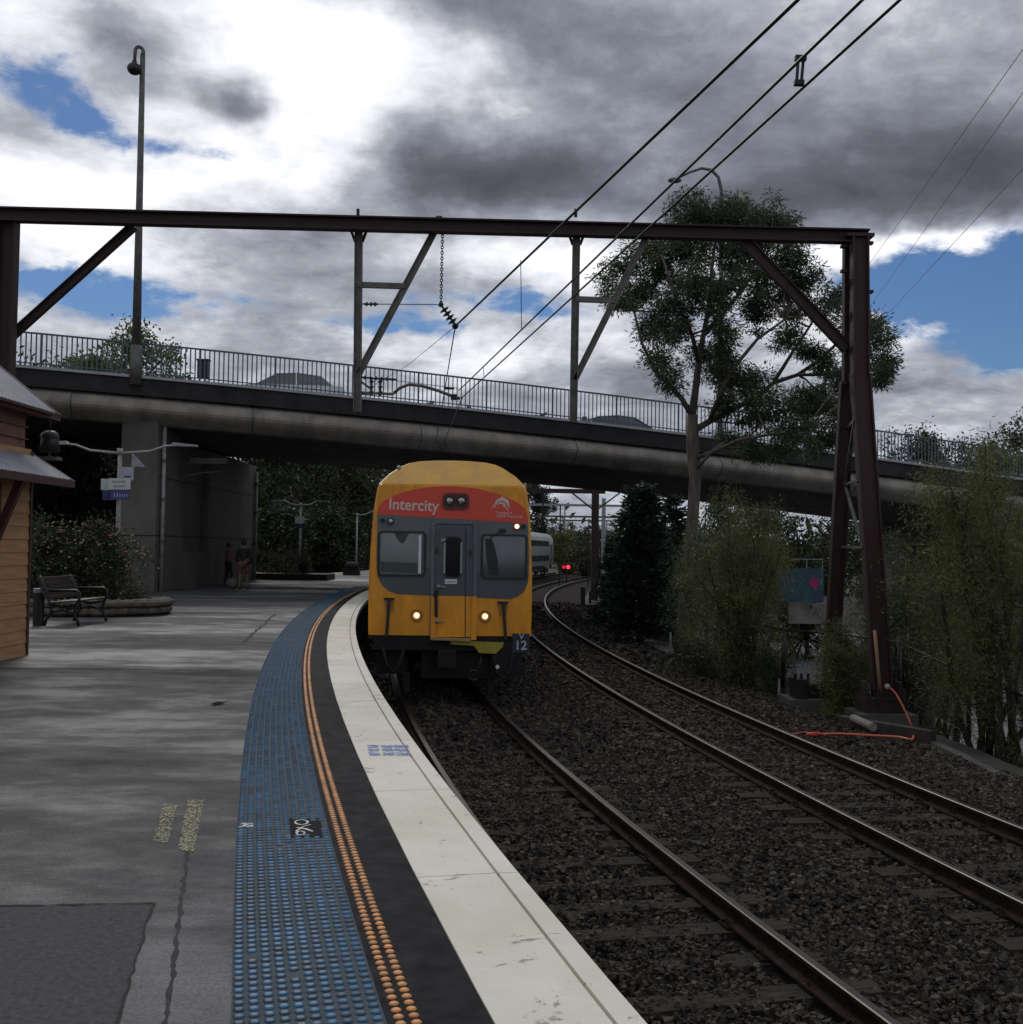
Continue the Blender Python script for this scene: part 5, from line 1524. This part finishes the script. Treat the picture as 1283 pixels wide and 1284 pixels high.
def bushy(name, loc, h, w_, label, m, cat='shrub', n=9000, stems=9, leaf=(.095, .0149), upright=.35, group=None, bark=M_bark2, low=.06, seed=0, lean=(0, 0), shape=1.0, clump=.22, tips=0):
    """many-stemmed shrub: stems rise and spread, leafy sprays along them"""
    r2 = random.Random(seed + 100); e = empty(name, loc, 0, label, cat, group); sm_ = MB(); P_, D_ = [], []; nspray = max(30, n // 70)
    tip = []
    for i in range(stems):
        a = r2.uniform(0, 2 * pi); rr = w_ * .5 * math.sqrt(r2.random()) * .95; hh = h * r2.uniform(.72, 1.0) * (1 - .35 * (rr / (w_ * .5)) ** 2)
        end = Vector((rr * cos(a) + lean[0], rr * sin(a) + lean[1], hh)); st = Vector((r2.uniform(-.12, .12) * w_, r2.uniform(-.12, .12) * w_, 0))
        L = curve_pts(st, end, 6, .06, seed * 31 + i); sm_.tube(L, [.035 * h / 4 * (1 - .8 * k / 6) + .004 for k in range(7)], 6); tip.append(L)
    for k in range(nspray):
        L = r2.choice(tip); t = low + (1 - low) * r2.random() ** .75; f = t * (len(L) - 1); i = min(int(f), len(L) - 2); b_ = L[i].lerp(L[i + 1], f - i)
        prof = (sin(pi * min(1, t * shape * .85 + .12)) + .15) * w_ * .34
        o_ = Vector((r2.gauss(0, 1), r2.gauss(0, 1), r2.gauss(0, .6))).normalized() * prof * r2.uniform(.2, 1.1); q = b_ + o_
        if k % 3 == 0: sm_.tube([b_, b_.lerp(q, .5) + Vector((0, 0, .04)), q], [.010, .007, .004], 4, caps=False)
        c_ = clump * r2.uniform(.6, 1.3); nn_ = int((110 if leaf[1] < .015 else 70) * r2.uniform(.5, 1.5))
        pts = rs.normal(size=(nn_, 3)) * c_ * np.array([.6, .6, .75]) + np.array(q)
        pts[:, 2] = np.maximum(pts[:, 2], .03)
        P_.append(pts); D_.append(rs.normal(size=(nn_, 3)) * .6 + np.array([o_.x, o_.y, o_.z + .1]) * .5 + np.array([0, 0, upright * .5]))
    sm_.build('stem', bark, e, True)
    leaf_mesh('foliage', np.concatenate(P_), np.concatenate(D_), leaf[0], leaf[1], m, e)
    return e


def place(x, y, Y): p = at(x, y, Y); return (p.x, Y, gz(p.x, Y))


bushy('tall_shrub', place(932, 845, 25.2), 4.7, 2.5, 'tall feathery green shrub between the gum trunk and rusty mast', F_shrub, n=30000, stems=18, seed=1, clump=.24)
bushy('tall_shrub', place(885, 790, 28.6), 4.6, 1.7, 'narrow feathery shrub hugging the pale gum trunk', F_shrub2, n=9000, stems=9, seed=2)
bushy('tall_shrub', place(1135, 890, 22.5), 4.4, 2.2, 'feathery shrub immediately right of the rusty mast', F_shrub2, n=24000, stems=16, seed=3)
bushy('tall_shrub', place(1262, 930, 18.0), 6.0, 3.1, 'tallest yellow-green shrub filling the right edge of the view', F_shrub, n=34000, stems=16, seed=4, low=.16, clump=.26)
bushy('tall_shrub', place(1185, 900, 23.5), 4.2, 1.6, 'thin open shrub between the mast shrub and the tall right-edge one', F_shrub, n=9000, stems=9, seed=5, low=.2)
bushy('tall_shrub', (9.6, 25.5, -1.65), 4.6, 2.6, 'shrub low in the car park behind the right-edge foliage', F_shrub2, n=12000, stems=10, seed=6)
bushy('small_shrub', place(1060, 862, 20.6), 1.75, 1.15, 'small fresh green bush between the two feet of the rusty mast', F_shrub, n=12000, stems=9, seed=7, clump=.14)
bushy('tall_shrub', place(1000, 740, 46), 5.0, 4.5, 'broad dark shrub under the bridge behind the teal painted wall', F_dark, n=9000, stems=9, seed=8, leaf=(.2, .06), clump=.4)
bushy('low_shrub', place(885, 838, 26.5), 1.3, 1.6, 'dark low undergrowth at the gum tree foot', F_dark, n=7000, stems=8, seed=9, clump=.2)
bushy('low_shrub', place(975, 850, 24.2), 1.2, .9, 'low leafy bush left of the wire fence post', F_shrub2, n=4000, stems=7, seed=10, clump=.15)


def conifer(loc, h, w_, label, n=20000, seed=0, group=None):
    e = empty('conifer', loc, 0, label, 'tree', group); r2 = random.Random(seed); t = MB()
    t.tube([(0, 0, -.1), (0, 0, h * .5), (.03, 0, h * .97)], [.14, .09, .015], 8); P_, D_ = [], []
    for k in range(int(n / 42)):
        z = h * (.05 + .93 * r2.random() ** 1.1); R = w_ * .5 * ((1 - z / h) ** .62 * .95 + .05) * r2.uniform(.5, 1.08) * (1.28 if r2.random() < .12 else 1); a = r2.uniform(0, 2 * pi)
        q = Vector((R * cos(a), R * sin(a), z + R * .12)); s0 = Vector((0, 0, z))
        if k % 3 == 0: t.tube([s0, s0.lerp(q, .5), q], [.018, .012, .005], 4, caps=False)
        m_ = 42; u = rs.uniform(.25, 1.06, (m_, 1)); pts = np.array(s0) + (np.array(q) - np.array(s0)) * u + rs.normal(size=(m_, 3)) * np.array([.09, .09, .05]) * (w_ / 2.4)
        P_.append(pts); D_.append(rs.normal(size=(m_, 3)) * .35 + np.array([cos(a), sin(a), .25]))
    t.build('trunk', M_bark2, e, True); leaf_mesh('foliage', np.concatenate(P_), np.concatenate(D_), .17, .05, F_conif, e); return e


conifer(place(803, 800, 35), 5.1, 3.0, 'dark dense conifer by the second track, left of the gum trunk', 26000, 3)
conifer(place(842, 790, 38), 4.9, 2.3, 'slim conifer top squeezed between the dark conifer and gum trunk', 12000, 4)
conifer(place(768, 765, 42), 3.3, 1.7, 'smallest dark conifer beside the brown gantry post', 9000, 5)

# flowering shrub in the bed
fs_ = bushy('flowering_shrub', (-9.9, 25.6, PT + .15), 1.85, 3.3, 'rounded dark bush with pink and cream flowers behind the bench', F_dark, n=17000, stems=14, seed=20, leaf=(.09, .04), clump=.2, low=.02, upright=.2)
fp = MB(); fq = MB()
for i in range(330):
    a = rnd.uniform(0, 2 * pi); ph = rnd.uniform(.25, 1.35); q = Vector((1.75 * cos(a) * cos(ph) * 1.0, 1.5 * sin(a) * cos(ph), .45 + 1.42 * sin(ph))) * rnd.uniform(.92, 1.08)
    if q.y > .4: continue
    fp.sphere(q, rnd.uniform(.014, .036), 6, 4, (1, 1, .7), mi=0 if i % 3 == 0 else 1)
fo = fp.build('flowers', [mat('flower_pink', (.36, .09, .08), .7, var=.3, scale=9), mat('flower_cream', (.22, .19, .09), .7, var=.3, scale=9)], fs_); fo['kind'] = 'stuff'
# stone edging of the bed
e = empty('garden_bed', (-9.6, 25.2, PT), 0, 'rough stone edged garden bed around the flowering shrub', 'garden bed')
a = MB(); r2 = random.Random(5)
for i in range(46):
    t = i / 45 * pi * 1.25 - pi * .95; c_ = (1.75 * cos(t), 1.3 * sin(t)); 
    for L in range(2):
        s_ = r2.uniform(.13, .2); a.sphere((c_[0] + r2.uniform(-.05, .05), c_[1] + r2.uniform(-.05, .05), .10 + L * .16), s_, 7, 5, (1.2, 1, .6))
a.build('stone_edging', mat('bed_stone', (.13, .115, .09), .9, var=.5, scale=6, bump=.01), e)
a = MB(); a.sphere((0, 0, .02), 1, 24, 8, (1.7, 1.25, .2)); a.build('soil', M_ground, e)
bushy('grassy_plant', (-8.35, 25.3, PT + .1), .55, .7, 'pale spiky plant on the right end of the garden bed', F_light if False else fol('pale_green_leaves', (.10, .11, .07), (.05, .06, .035)), n=1500, stems=10, seed=22, cat='plant', clump=.1)
# planter beyond the bridge
e = empty('planter_bed', (l2.x - .2, 52.6, PT), 0, 'low dark walled planter around the lamp beyond the bridge', 'planter')
a = MB(); a.box((0, 0, .14), (3.9, 2.4, .28)); a.build('wall', mat('planter_brick', (.05, .032, .028), .85, var=.4, scale=8), e)
bushy('planter_bush', (l2.x - .5, 52.4, PT + .25), 1.25, 2.6, 'dull green and reddish bush in the planter beyond the bridge', F_dark, n=5000, stems=10, seed=23, clump=.22)
bushy('planter_bush', (l2.x + .5, 52.3, PT + .25), 1.0, .9, 'small reddish bush right in front of the far lamp pole', fol('reddish_leaves', (.07, .03, .018), (.03, .018, .012)), n=2200, stems=7, seed=24, clump=.16)


def crown_tree(loc, h, w_, label, m, n=7000, seed=0, group=None, leaf=(.34, .16), trunk_h=.3, name='tree', bark=M_bark2, sparse=1.0, lobes=16):
    e = empty(name, loc, 0, label, 'tree', group); r2 = random.Random(seed); t = MB(); r0 = .018 * h + .05
    t.tube([(0, 0, -.3), (0, 0, h * trunk_h), (.1, 0, h * .7)], [r0, r0 * .75, r0 * .3], 8); P_, D_ = [], []
    for i in range(lobes):
        a = r2.uniform(0, 2 * pi); z = h * r2.uniform(trunk_h * .9, .95); k = max(.12, 1 - abs(z / h - .62) * 1.7); R = w_ * .5 * k * r2.uniform(.25, 1)
        c_ = Vector((R * cos(a), R * sin(a), z)); s0 = Vector((0, 0, max(h * trunk_h * .8, z - R * .9 - .5)))
        t.tube(curve_pts(s0, c_, 4, .1, seed * 77 + i), [r0 * .35, r0 * .28, r0 * .2, r0 * .13, r0 * .06], 5)
        lr = w_ * r2.uniform(.13, .22); per = int(n / lobes / 26)
        for j in range(per):
            q = c_ + Vector((r2.gauss(0, 1), r2.gauss(0, 1), r2.gauss(0, .8))).normalized() * lr * r2.uniform(.3, 1.15)
            pts = rs.normal(size=(26, 3)) * lr * .22 * sparse + np.array(q); P_.append(pts); D_.append(rs.normal(size=(26, 3)) + np.array([0, 0, -.2]))
    t.build('trunk', bark, e, True); leaf_mesh('crown', np.concatenate(P_), np.concatenate(D_), leaf[0], leaf[1], m, e); return e


BG = 'trees beyond the bridge'
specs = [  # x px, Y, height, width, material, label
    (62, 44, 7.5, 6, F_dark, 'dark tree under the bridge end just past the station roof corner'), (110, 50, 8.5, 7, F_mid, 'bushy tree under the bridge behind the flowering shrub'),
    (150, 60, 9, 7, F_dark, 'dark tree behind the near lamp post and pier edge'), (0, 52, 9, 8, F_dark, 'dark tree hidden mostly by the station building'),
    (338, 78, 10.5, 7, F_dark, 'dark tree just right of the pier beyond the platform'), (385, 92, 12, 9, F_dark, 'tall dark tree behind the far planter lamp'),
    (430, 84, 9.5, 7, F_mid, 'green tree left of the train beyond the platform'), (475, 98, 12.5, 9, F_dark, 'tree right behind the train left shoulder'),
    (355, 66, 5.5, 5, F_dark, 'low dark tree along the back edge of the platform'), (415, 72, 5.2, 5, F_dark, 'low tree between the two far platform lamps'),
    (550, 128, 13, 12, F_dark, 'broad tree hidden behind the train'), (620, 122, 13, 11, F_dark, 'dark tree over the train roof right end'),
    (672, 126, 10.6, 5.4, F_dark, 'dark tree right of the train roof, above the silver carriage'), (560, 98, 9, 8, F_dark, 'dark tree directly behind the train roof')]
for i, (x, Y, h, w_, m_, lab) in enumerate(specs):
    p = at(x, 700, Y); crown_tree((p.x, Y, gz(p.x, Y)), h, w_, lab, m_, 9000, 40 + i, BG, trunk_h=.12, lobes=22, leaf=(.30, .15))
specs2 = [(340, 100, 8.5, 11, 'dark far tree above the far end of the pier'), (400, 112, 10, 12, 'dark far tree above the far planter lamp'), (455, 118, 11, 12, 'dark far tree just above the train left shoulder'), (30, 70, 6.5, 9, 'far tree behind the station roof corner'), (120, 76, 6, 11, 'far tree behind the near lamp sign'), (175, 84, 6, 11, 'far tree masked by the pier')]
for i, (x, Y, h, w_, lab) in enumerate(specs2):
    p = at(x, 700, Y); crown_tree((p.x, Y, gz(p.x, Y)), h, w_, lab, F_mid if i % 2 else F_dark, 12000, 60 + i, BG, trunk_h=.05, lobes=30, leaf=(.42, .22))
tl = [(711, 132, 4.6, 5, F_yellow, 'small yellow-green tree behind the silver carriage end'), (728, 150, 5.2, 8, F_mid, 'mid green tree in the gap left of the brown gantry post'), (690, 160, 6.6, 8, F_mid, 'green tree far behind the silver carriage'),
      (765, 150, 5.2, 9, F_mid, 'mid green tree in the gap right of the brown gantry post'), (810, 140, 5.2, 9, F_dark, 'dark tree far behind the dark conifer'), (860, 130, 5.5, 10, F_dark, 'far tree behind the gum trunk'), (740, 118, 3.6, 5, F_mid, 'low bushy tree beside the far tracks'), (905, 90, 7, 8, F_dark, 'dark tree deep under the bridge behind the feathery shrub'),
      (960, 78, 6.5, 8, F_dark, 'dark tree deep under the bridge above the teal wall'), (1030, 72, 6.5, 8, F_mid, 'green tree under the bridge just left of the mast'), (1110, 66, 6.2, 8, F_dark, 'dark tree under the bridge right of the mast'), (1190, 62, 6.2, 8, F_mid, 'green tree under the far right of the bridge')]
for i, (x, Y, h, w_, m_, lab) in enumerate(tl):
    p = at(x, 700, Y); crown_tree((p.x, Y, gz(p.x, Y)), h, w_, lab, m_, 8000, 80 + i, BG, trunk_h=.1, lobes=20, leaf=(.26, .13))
# tree tops above the bridge deck
p = at(170, 700, 60); crown_tree((p.x, 60, 0), 14.3, 6.4, 'light green sparse treetop showing through the railing behind the tall street lamp', F_light, 8500, 120, None, trunk_h=.66, lobes=24, leaf=(.26, .13), sparse=1.2)
p = at(95, 700, 58); crown_tree((p.x, 58, 0), 12.8, 5.2, 'low light green treetop behind the left end of the railing', F_light, 6000, 121, None, trunk_h=.7, lobes=16, leaf=(.26, .13), sparse=1.2)
for i, (x, Y, h, w_, lab) in enumerate(((1150, 74, 11.5, 6, 'treetop behind the railing just right of the rusty mast'), (1205, 70, 11.2, 6, 'treetop behind the railing midway between mast and right edge'), (1290, 66, 13.3, 5, 'treetop rising at the far right end of the bridge'), (1245, 78, 11, 6, 'treetop behind the railing near its right end'))):
    p = at(x, 700, Y); crown_tree((p.x, Y, gz(p.x, Y)), h, w_, lab, F_mid, 7000, 130 + i, 'treetops above the bridge', trunk_h=.5, lobes=18, leaf=(.26, .12))
# far woodland behind everything
wp, wd = [], []
for i in range(520):
    x = rnd.uniform(-140, 170); Y = rnd.uniform(170, 260) - abs(x) * .35; r = rnd.uniform(2.5, 5); h = rnd.uniform(2, 5.0) + (9 if x < -8 else 0)
    n_ = 60; pts = rs.normal(size=(n_, 3)) * r * .5 + np.array([x, Y, h * .6]); pts[:, 2] = np.clip(pts[:, 2], 0, None); wp.append(pts); wd.append(rs.normal(size=(n_, 3)))
tag(leaf_mesh('far_woodland', np.concatenate(wp), np.concatenate(wd), 1.6, .9, F_mid), 'far green woodland closing the view beyond the tracks', 'woodland', kind='stuff')
# undergrowth on the bank and beyond the island
gp2, gd2 = [], []
for i in range(2600):
    Y = rnd.uniform(6, 58); d = rnd.uniform(3.9, 7.0); x = c2(Y) + d
    if 17 < Y < 24 and d < 4.6: continue
    n_ = 9; pts = rs.normal(size=(n_, 3)) * np.array([.10, .10, .01]) + np.array([x, Y, gz(x, Y) + .0]); gp2.append(pts); gd2.append(rs.normal(size=(n_, 3)) * .5 + np.array([0, 0, 1.0]))
tag(leaf_mesh('weeds', np.concatenate(gp2), np.concatenate(gd2), .16, .018, fol('weed_leaves', (.075, .07, .035), (.03, .03, .018))), 'straggly dry weeds on the bank beside the second track', 'weeds', kind='stuff')
ip, idd = [], []
for i in range(5200):
    Y = rnd.uniform(18, 110); x = left_edge(Y) - rnd.uniform(3.5, 9.0); n_ = 10; k = (-x - 13) * .35
    pts = rs.normal(size=(n_, 3)) * .3 + np.array([x, Y, gz(x, Y) + rnd.uniform(.1, 1.6 + max(0, k))]); ip.append(pts); idd.append(rs.normal(size=(n_, 3)))
tag(leaf_mesh('undergrowth', np.concatenate(ip), np.concatenate(idd), .26, .12, F_dark), 'dark undergrowth along the far side of the platform', 'undergrowth', kind='stuff')

# ------------------------------------------------------------------ things on the right verge
e = empty('mast_footing', (6.45, 19.5, -.4), 0, 'dark steel and concrete footing under the near leg of the rusty mast', 'footing')
a = MB(); a.box((.05, .1, .12), (1.0, .9, .45)); a.build('concrete_block', M_conc_dark, e)
a = MB(); a.box((.05, .1, .46), (.72, .5, .28)); 
for sx in (-.3, .3): a.box((sx + .05, .1, .62), (.08, .44, .5), taper=.6)
a.build('steel_shoe', M_rust, e)
for sx in (-.28, -.1, .14, .34):
    a = MB(); a.tube([(sx, -.22, .55), (sx, -.22, .78)], .03, 8); a.build('bolt', M_black, e)
e = empty('mast_footing', (5.95, 21.8, -.36), 0, 'dark bolted footing under the far leg of the rusty mast', 'footing')
a = MB(); a.box((0, 0, .1), (1.2, .9, .3)); a.build('concrete_block', M_conc_dark, e)
a = MB(); a.box((-.35, -.1, .42), (.22, .5, .42)); a.box((.35, -.1, .42), (.22, .5, .42)); a.box((0, 0, .38), (.9, .3, .3))
for sx in (-.45, -.33, -.2, .25, .38): a.tube([(sx, -.25, .5), (sx, -.25, .74)], .03, 7)
a.build('steel_shoe', M_black, e)
M_timber = mat('old_timber', (.05, .042, .034), .9, var=.4, scale=4)
for (x0, y0, x1, y1, lab, w_) in ((1055, 905, 1170, 925, 'dark timber retaining sleeper in front of the mast footing', .22), (1012, 880, 1075, 886, 'thin concrete slab left of the mast footing', .14)):
    a0, b0 = on(x0, y0, -.22), on(x1, y1, -.25); mb = MB(); mb.beam(a0, b0, .2, w_); tag(mb.build('retaining_sleeper', M_timber if w_ > .2 else M_conc_dark), lab, 'timber')
a0, b0 = on(1070, 908, -.22), on(1095, 918, -.22); mb = MB(); mb.tube([a0 + Vector((0, 0, .1)), b0 + Vector((0, 0, .08))], .07, 10); tag(mb.build('concrete_offcut', M_concrete), 'pale concrete offcut lying by the mast footing', 'rubble')
# orange conduit hose
hp = [at(1113, 861, 19.2), at(1122, 868, 19.1), at(1132, 885, 18.9), at(1141, 905, 18.75), at(1145.5, 920, 18.6), on(1143, 927, -.12), on(1125, 924, -.14), on(1090, 922, -.14), on(1050, 920, -.14), on(1012, 921, -.15)]
hs = []
for i in range(len(hp) - 1):
    for k in range(5):
        t = k / 5; p0, p1, p2, p3 = hp[max(i - 1, 0)], hp[i], hp[i + 1], hp[min(i + 2, len(hp) - 1)]
        hs.append(.5 * ((2 * p1) + (p2 - p0) * t + (2 * p0 - 5 * p1 + 4 * p2 - p3) * t * t + (3 * p1 - p0 - 3 * p2 + p3) * t ** 3))
hs.append(hp[-1])
e = empty('orange_hose', hp[5], 0, 'bright orange hose looping from the mast foot onto the ballast', 'hose'); H0 = Vector(e.location)
M_hose = mat('hose_orange', (.62, .13, .055), .5, var=.15)
a = MB(); a.tube([q - H0 for q in hs], .017, 8); a.build('tube', M_hose, e, True)
a = MB(); a.sphere(hp[0] - H0, .05, 10, 7); a.build('fitting', mat('fitting_pale', (.4, .36, .28), .6), e, True)
a = MB(); a.tube([on(1027, 920.5, -.15) - H0, on(1012, 921, -.15) - H0], [.04, .03], 8); a.tube([on(1036, 922, -.15) - H0, on(1010, 918, -.17) - H0, on(985, 922, -.17) - H0], .012, 6); a.build('red_connector', mat('connector_red', (.55, .045, .03), .5), e, True)
# yellow-orange conduit up the mast leg
p0, p1 = P(1097, 790, 19.45), P(1104, 868, 19.35); mb = MB(); mb.tube([p0, p0.lerp(p1, .5), p1], .03, 8); tag(mb.build('conduit', mat('conduit_orange', (.34, .12, .02), .6, col2=(.32, .26, .2), scale=1.5), None, True), 'short orange and white conduit fixed low on the near mast leg', 'pipe')
# fence
e = empty('wire_fence', place(982, 860, 23.8), 0, 'black pipe and wire fence between the shrubs and the car park', 'fence'); E0 = Vector(e.location)
for i, (x, y0, y1, Y) in enumerate(((982, 787, 862, 23.8), (1128, 800, 885, 21.0), (1215, 838, 930, 19.0), (905, 760, 830, 28))):
    a = MB(); q0 = at(x, y1, Y) - E0; q1 = at(x + (2 if i == 0 else 0), y0, Y) - E0; a.tube([q0, q1], .042, 8); a.build('post', M_black, e, True)
a = MB(); L_ = [at(905, 772, 28) - E0, at(983, 790, 23.8) - E0, at(1050, 795, 22.4) - E0, at(1128, 806, 21.0) - E0, at(1215, 846, 19.0) - E0, at(1300, 880, 16.8) - E0]; a.tube(L_, .022, 6); a.tube([q - Vector((0, 0, 1.0)) for q in L_], .008, 5); a.tube([q - Vector((0, 0, .5)) for q in L_], .006, 5); a.build('wire', M_black, e)
# small white stakes and debris
for x, y0, y1, Y, lab in ((841, 793, 818, 27.0, 'thin pale stake near the gum tree foot'), (977, 852, 872, 22.8, 'short white stake in front of the fence post')):
    tag(MB().tube([at(x, y1, Y), at(x, y0, Y)], .025, 7).build('stake', M_pipe), lab, 'stake')
for x0, y0, x1, y1, lab in ((873, 829, 887, 834, 'white offcut strip lying on the dirt verge'), (868, 821, 872, 822, 'tiny pale scrap on the verge left of the white strip'), (898, 837, 902, 838, 'tiny pale scrap on the verge right of the white strip')):
    tag(MB().tube([on(x0, y0, -.27), on(x1, y1, -.27)], .03, 6).build('debris', M_pipe), lab, 'debris')
# concrete path edge beside the second track under the bridge
mb = MB(); L_ = [(757, 758), (759, 772), (768, 784), (784, 795), (806, 806), (835, 817), (870, 827)]; R2 = [(766, 758), (769, 770), (779, 781), (795, 791), (815, 801), (840, 812), (872, 823)]
for (a_, b_) in zip(L_, R2): p_, q_ = on(*a_, -.22), on(*b_, -.22); mb.v += [tuple(p_), tuple(q_), (p_.x, p_.y, -.5), (q_.x, q_.y, -.5)]
for i in range(len(L_) - 1):
    b_ = 4 * i; mb.f += [(b_, b_ + 1, b_ + 5, b_ + 4), (b_, b_ + 4, b_ + 6, b_ + 2), (b_ + 1, b_ + 3, b_ + 7, b_ + 5)]; mb.mi += [0, 0, 0]
struct(mb.build('drain_path', mat('path_concrete', (.12, .11, .095), .9, var=.35, scale=3)))
# teal painted wall with rail on top
e = empty('painted_wall', at(1003, 754, 43), R_(-8), 'teal and purple painted low wall with thin rail on top seen past the mast', 'wall')


def mural():
    m = bpy.data.materials.new('mural_paint'); m.use_nodes = True; t = m.node_tree; n_ = N(t); b = t.nodes['Principled BSDF']
    tco = t.nodes.new('ShaderNodeTexCoord').outputs['Object']; a = n_.noise(tco, 2.2, 4, .6, 1.5); q = n_.noise(tco, 7, 4, .6)
    c_ = n_.ramp(a, [(.30, (.03, .11, .14)), (.48, (.02, .065, .07)), (.58, (.03, .045, .10)), (.72, (.05, .04, .11))]); c_ = n_.mix(n_.sstep(q, .58, .66), c_, (.09, .17, .19))
    t.links.new(c_, b.inputs['Base Color']); b.inputs['Roughness'].default_value = .7; return m


a = MB(); a.box((0, 0, .62), (1.75, .22, 1.3)); a.build('wall_panel', mural(), e)
a = MB()
for j in range(5): a.prism([(.52 + .16 * cos(q) * (1 + .3 * sin(q * 3 + j)), .72 + .2 * sin(q)) for q in np.linspace(0, 5.9, 12)], -.13 - .001 * j, -.11)
a.build('pink_blot', mat('mural_pink', (.28, .02, .10), .7), e)
a = MB(); a.tube([(-.85, 0, 1.27), (-.85, 0, 1.62), (.84, 0, 1.62), (.84, 0, 1.27)], .022, 6); a.tube([(.25, 0, 1.27), (.25, 0, 1.62)], .022, 6); a.build('top_rail', M_galv, e)
q = at(1045, 765, 44.5); mb = MB(); mb.box((q.x, q.y, q.z), (3.6, .3, 1.1)); tag(mb.build('concrete_wall', M_concrete), 'pale grey concrete wall in the car park behind the far mast leg', 'wall')
q = at(940, 756, 46); mb = MB(); mb.box((q.x, q.y, q.z), (3.2, .3, .9)); tag(mb.build('concrete_wall', M_concrete), 'pale grey concrete wall left of the teal painted wall', 'wall')
# kerb line at lower right
mb = MB(); kl = [on(1080, 918, -.35), on(1170, 935, -.38), on(1250, 975, -.42), on(1330, 1010, -.45)]
for i in range(3): mb.beam(kl[i], kl[i + 1], .16, .16)
struct(mb.build('verge_kerb', M_conc_dark))
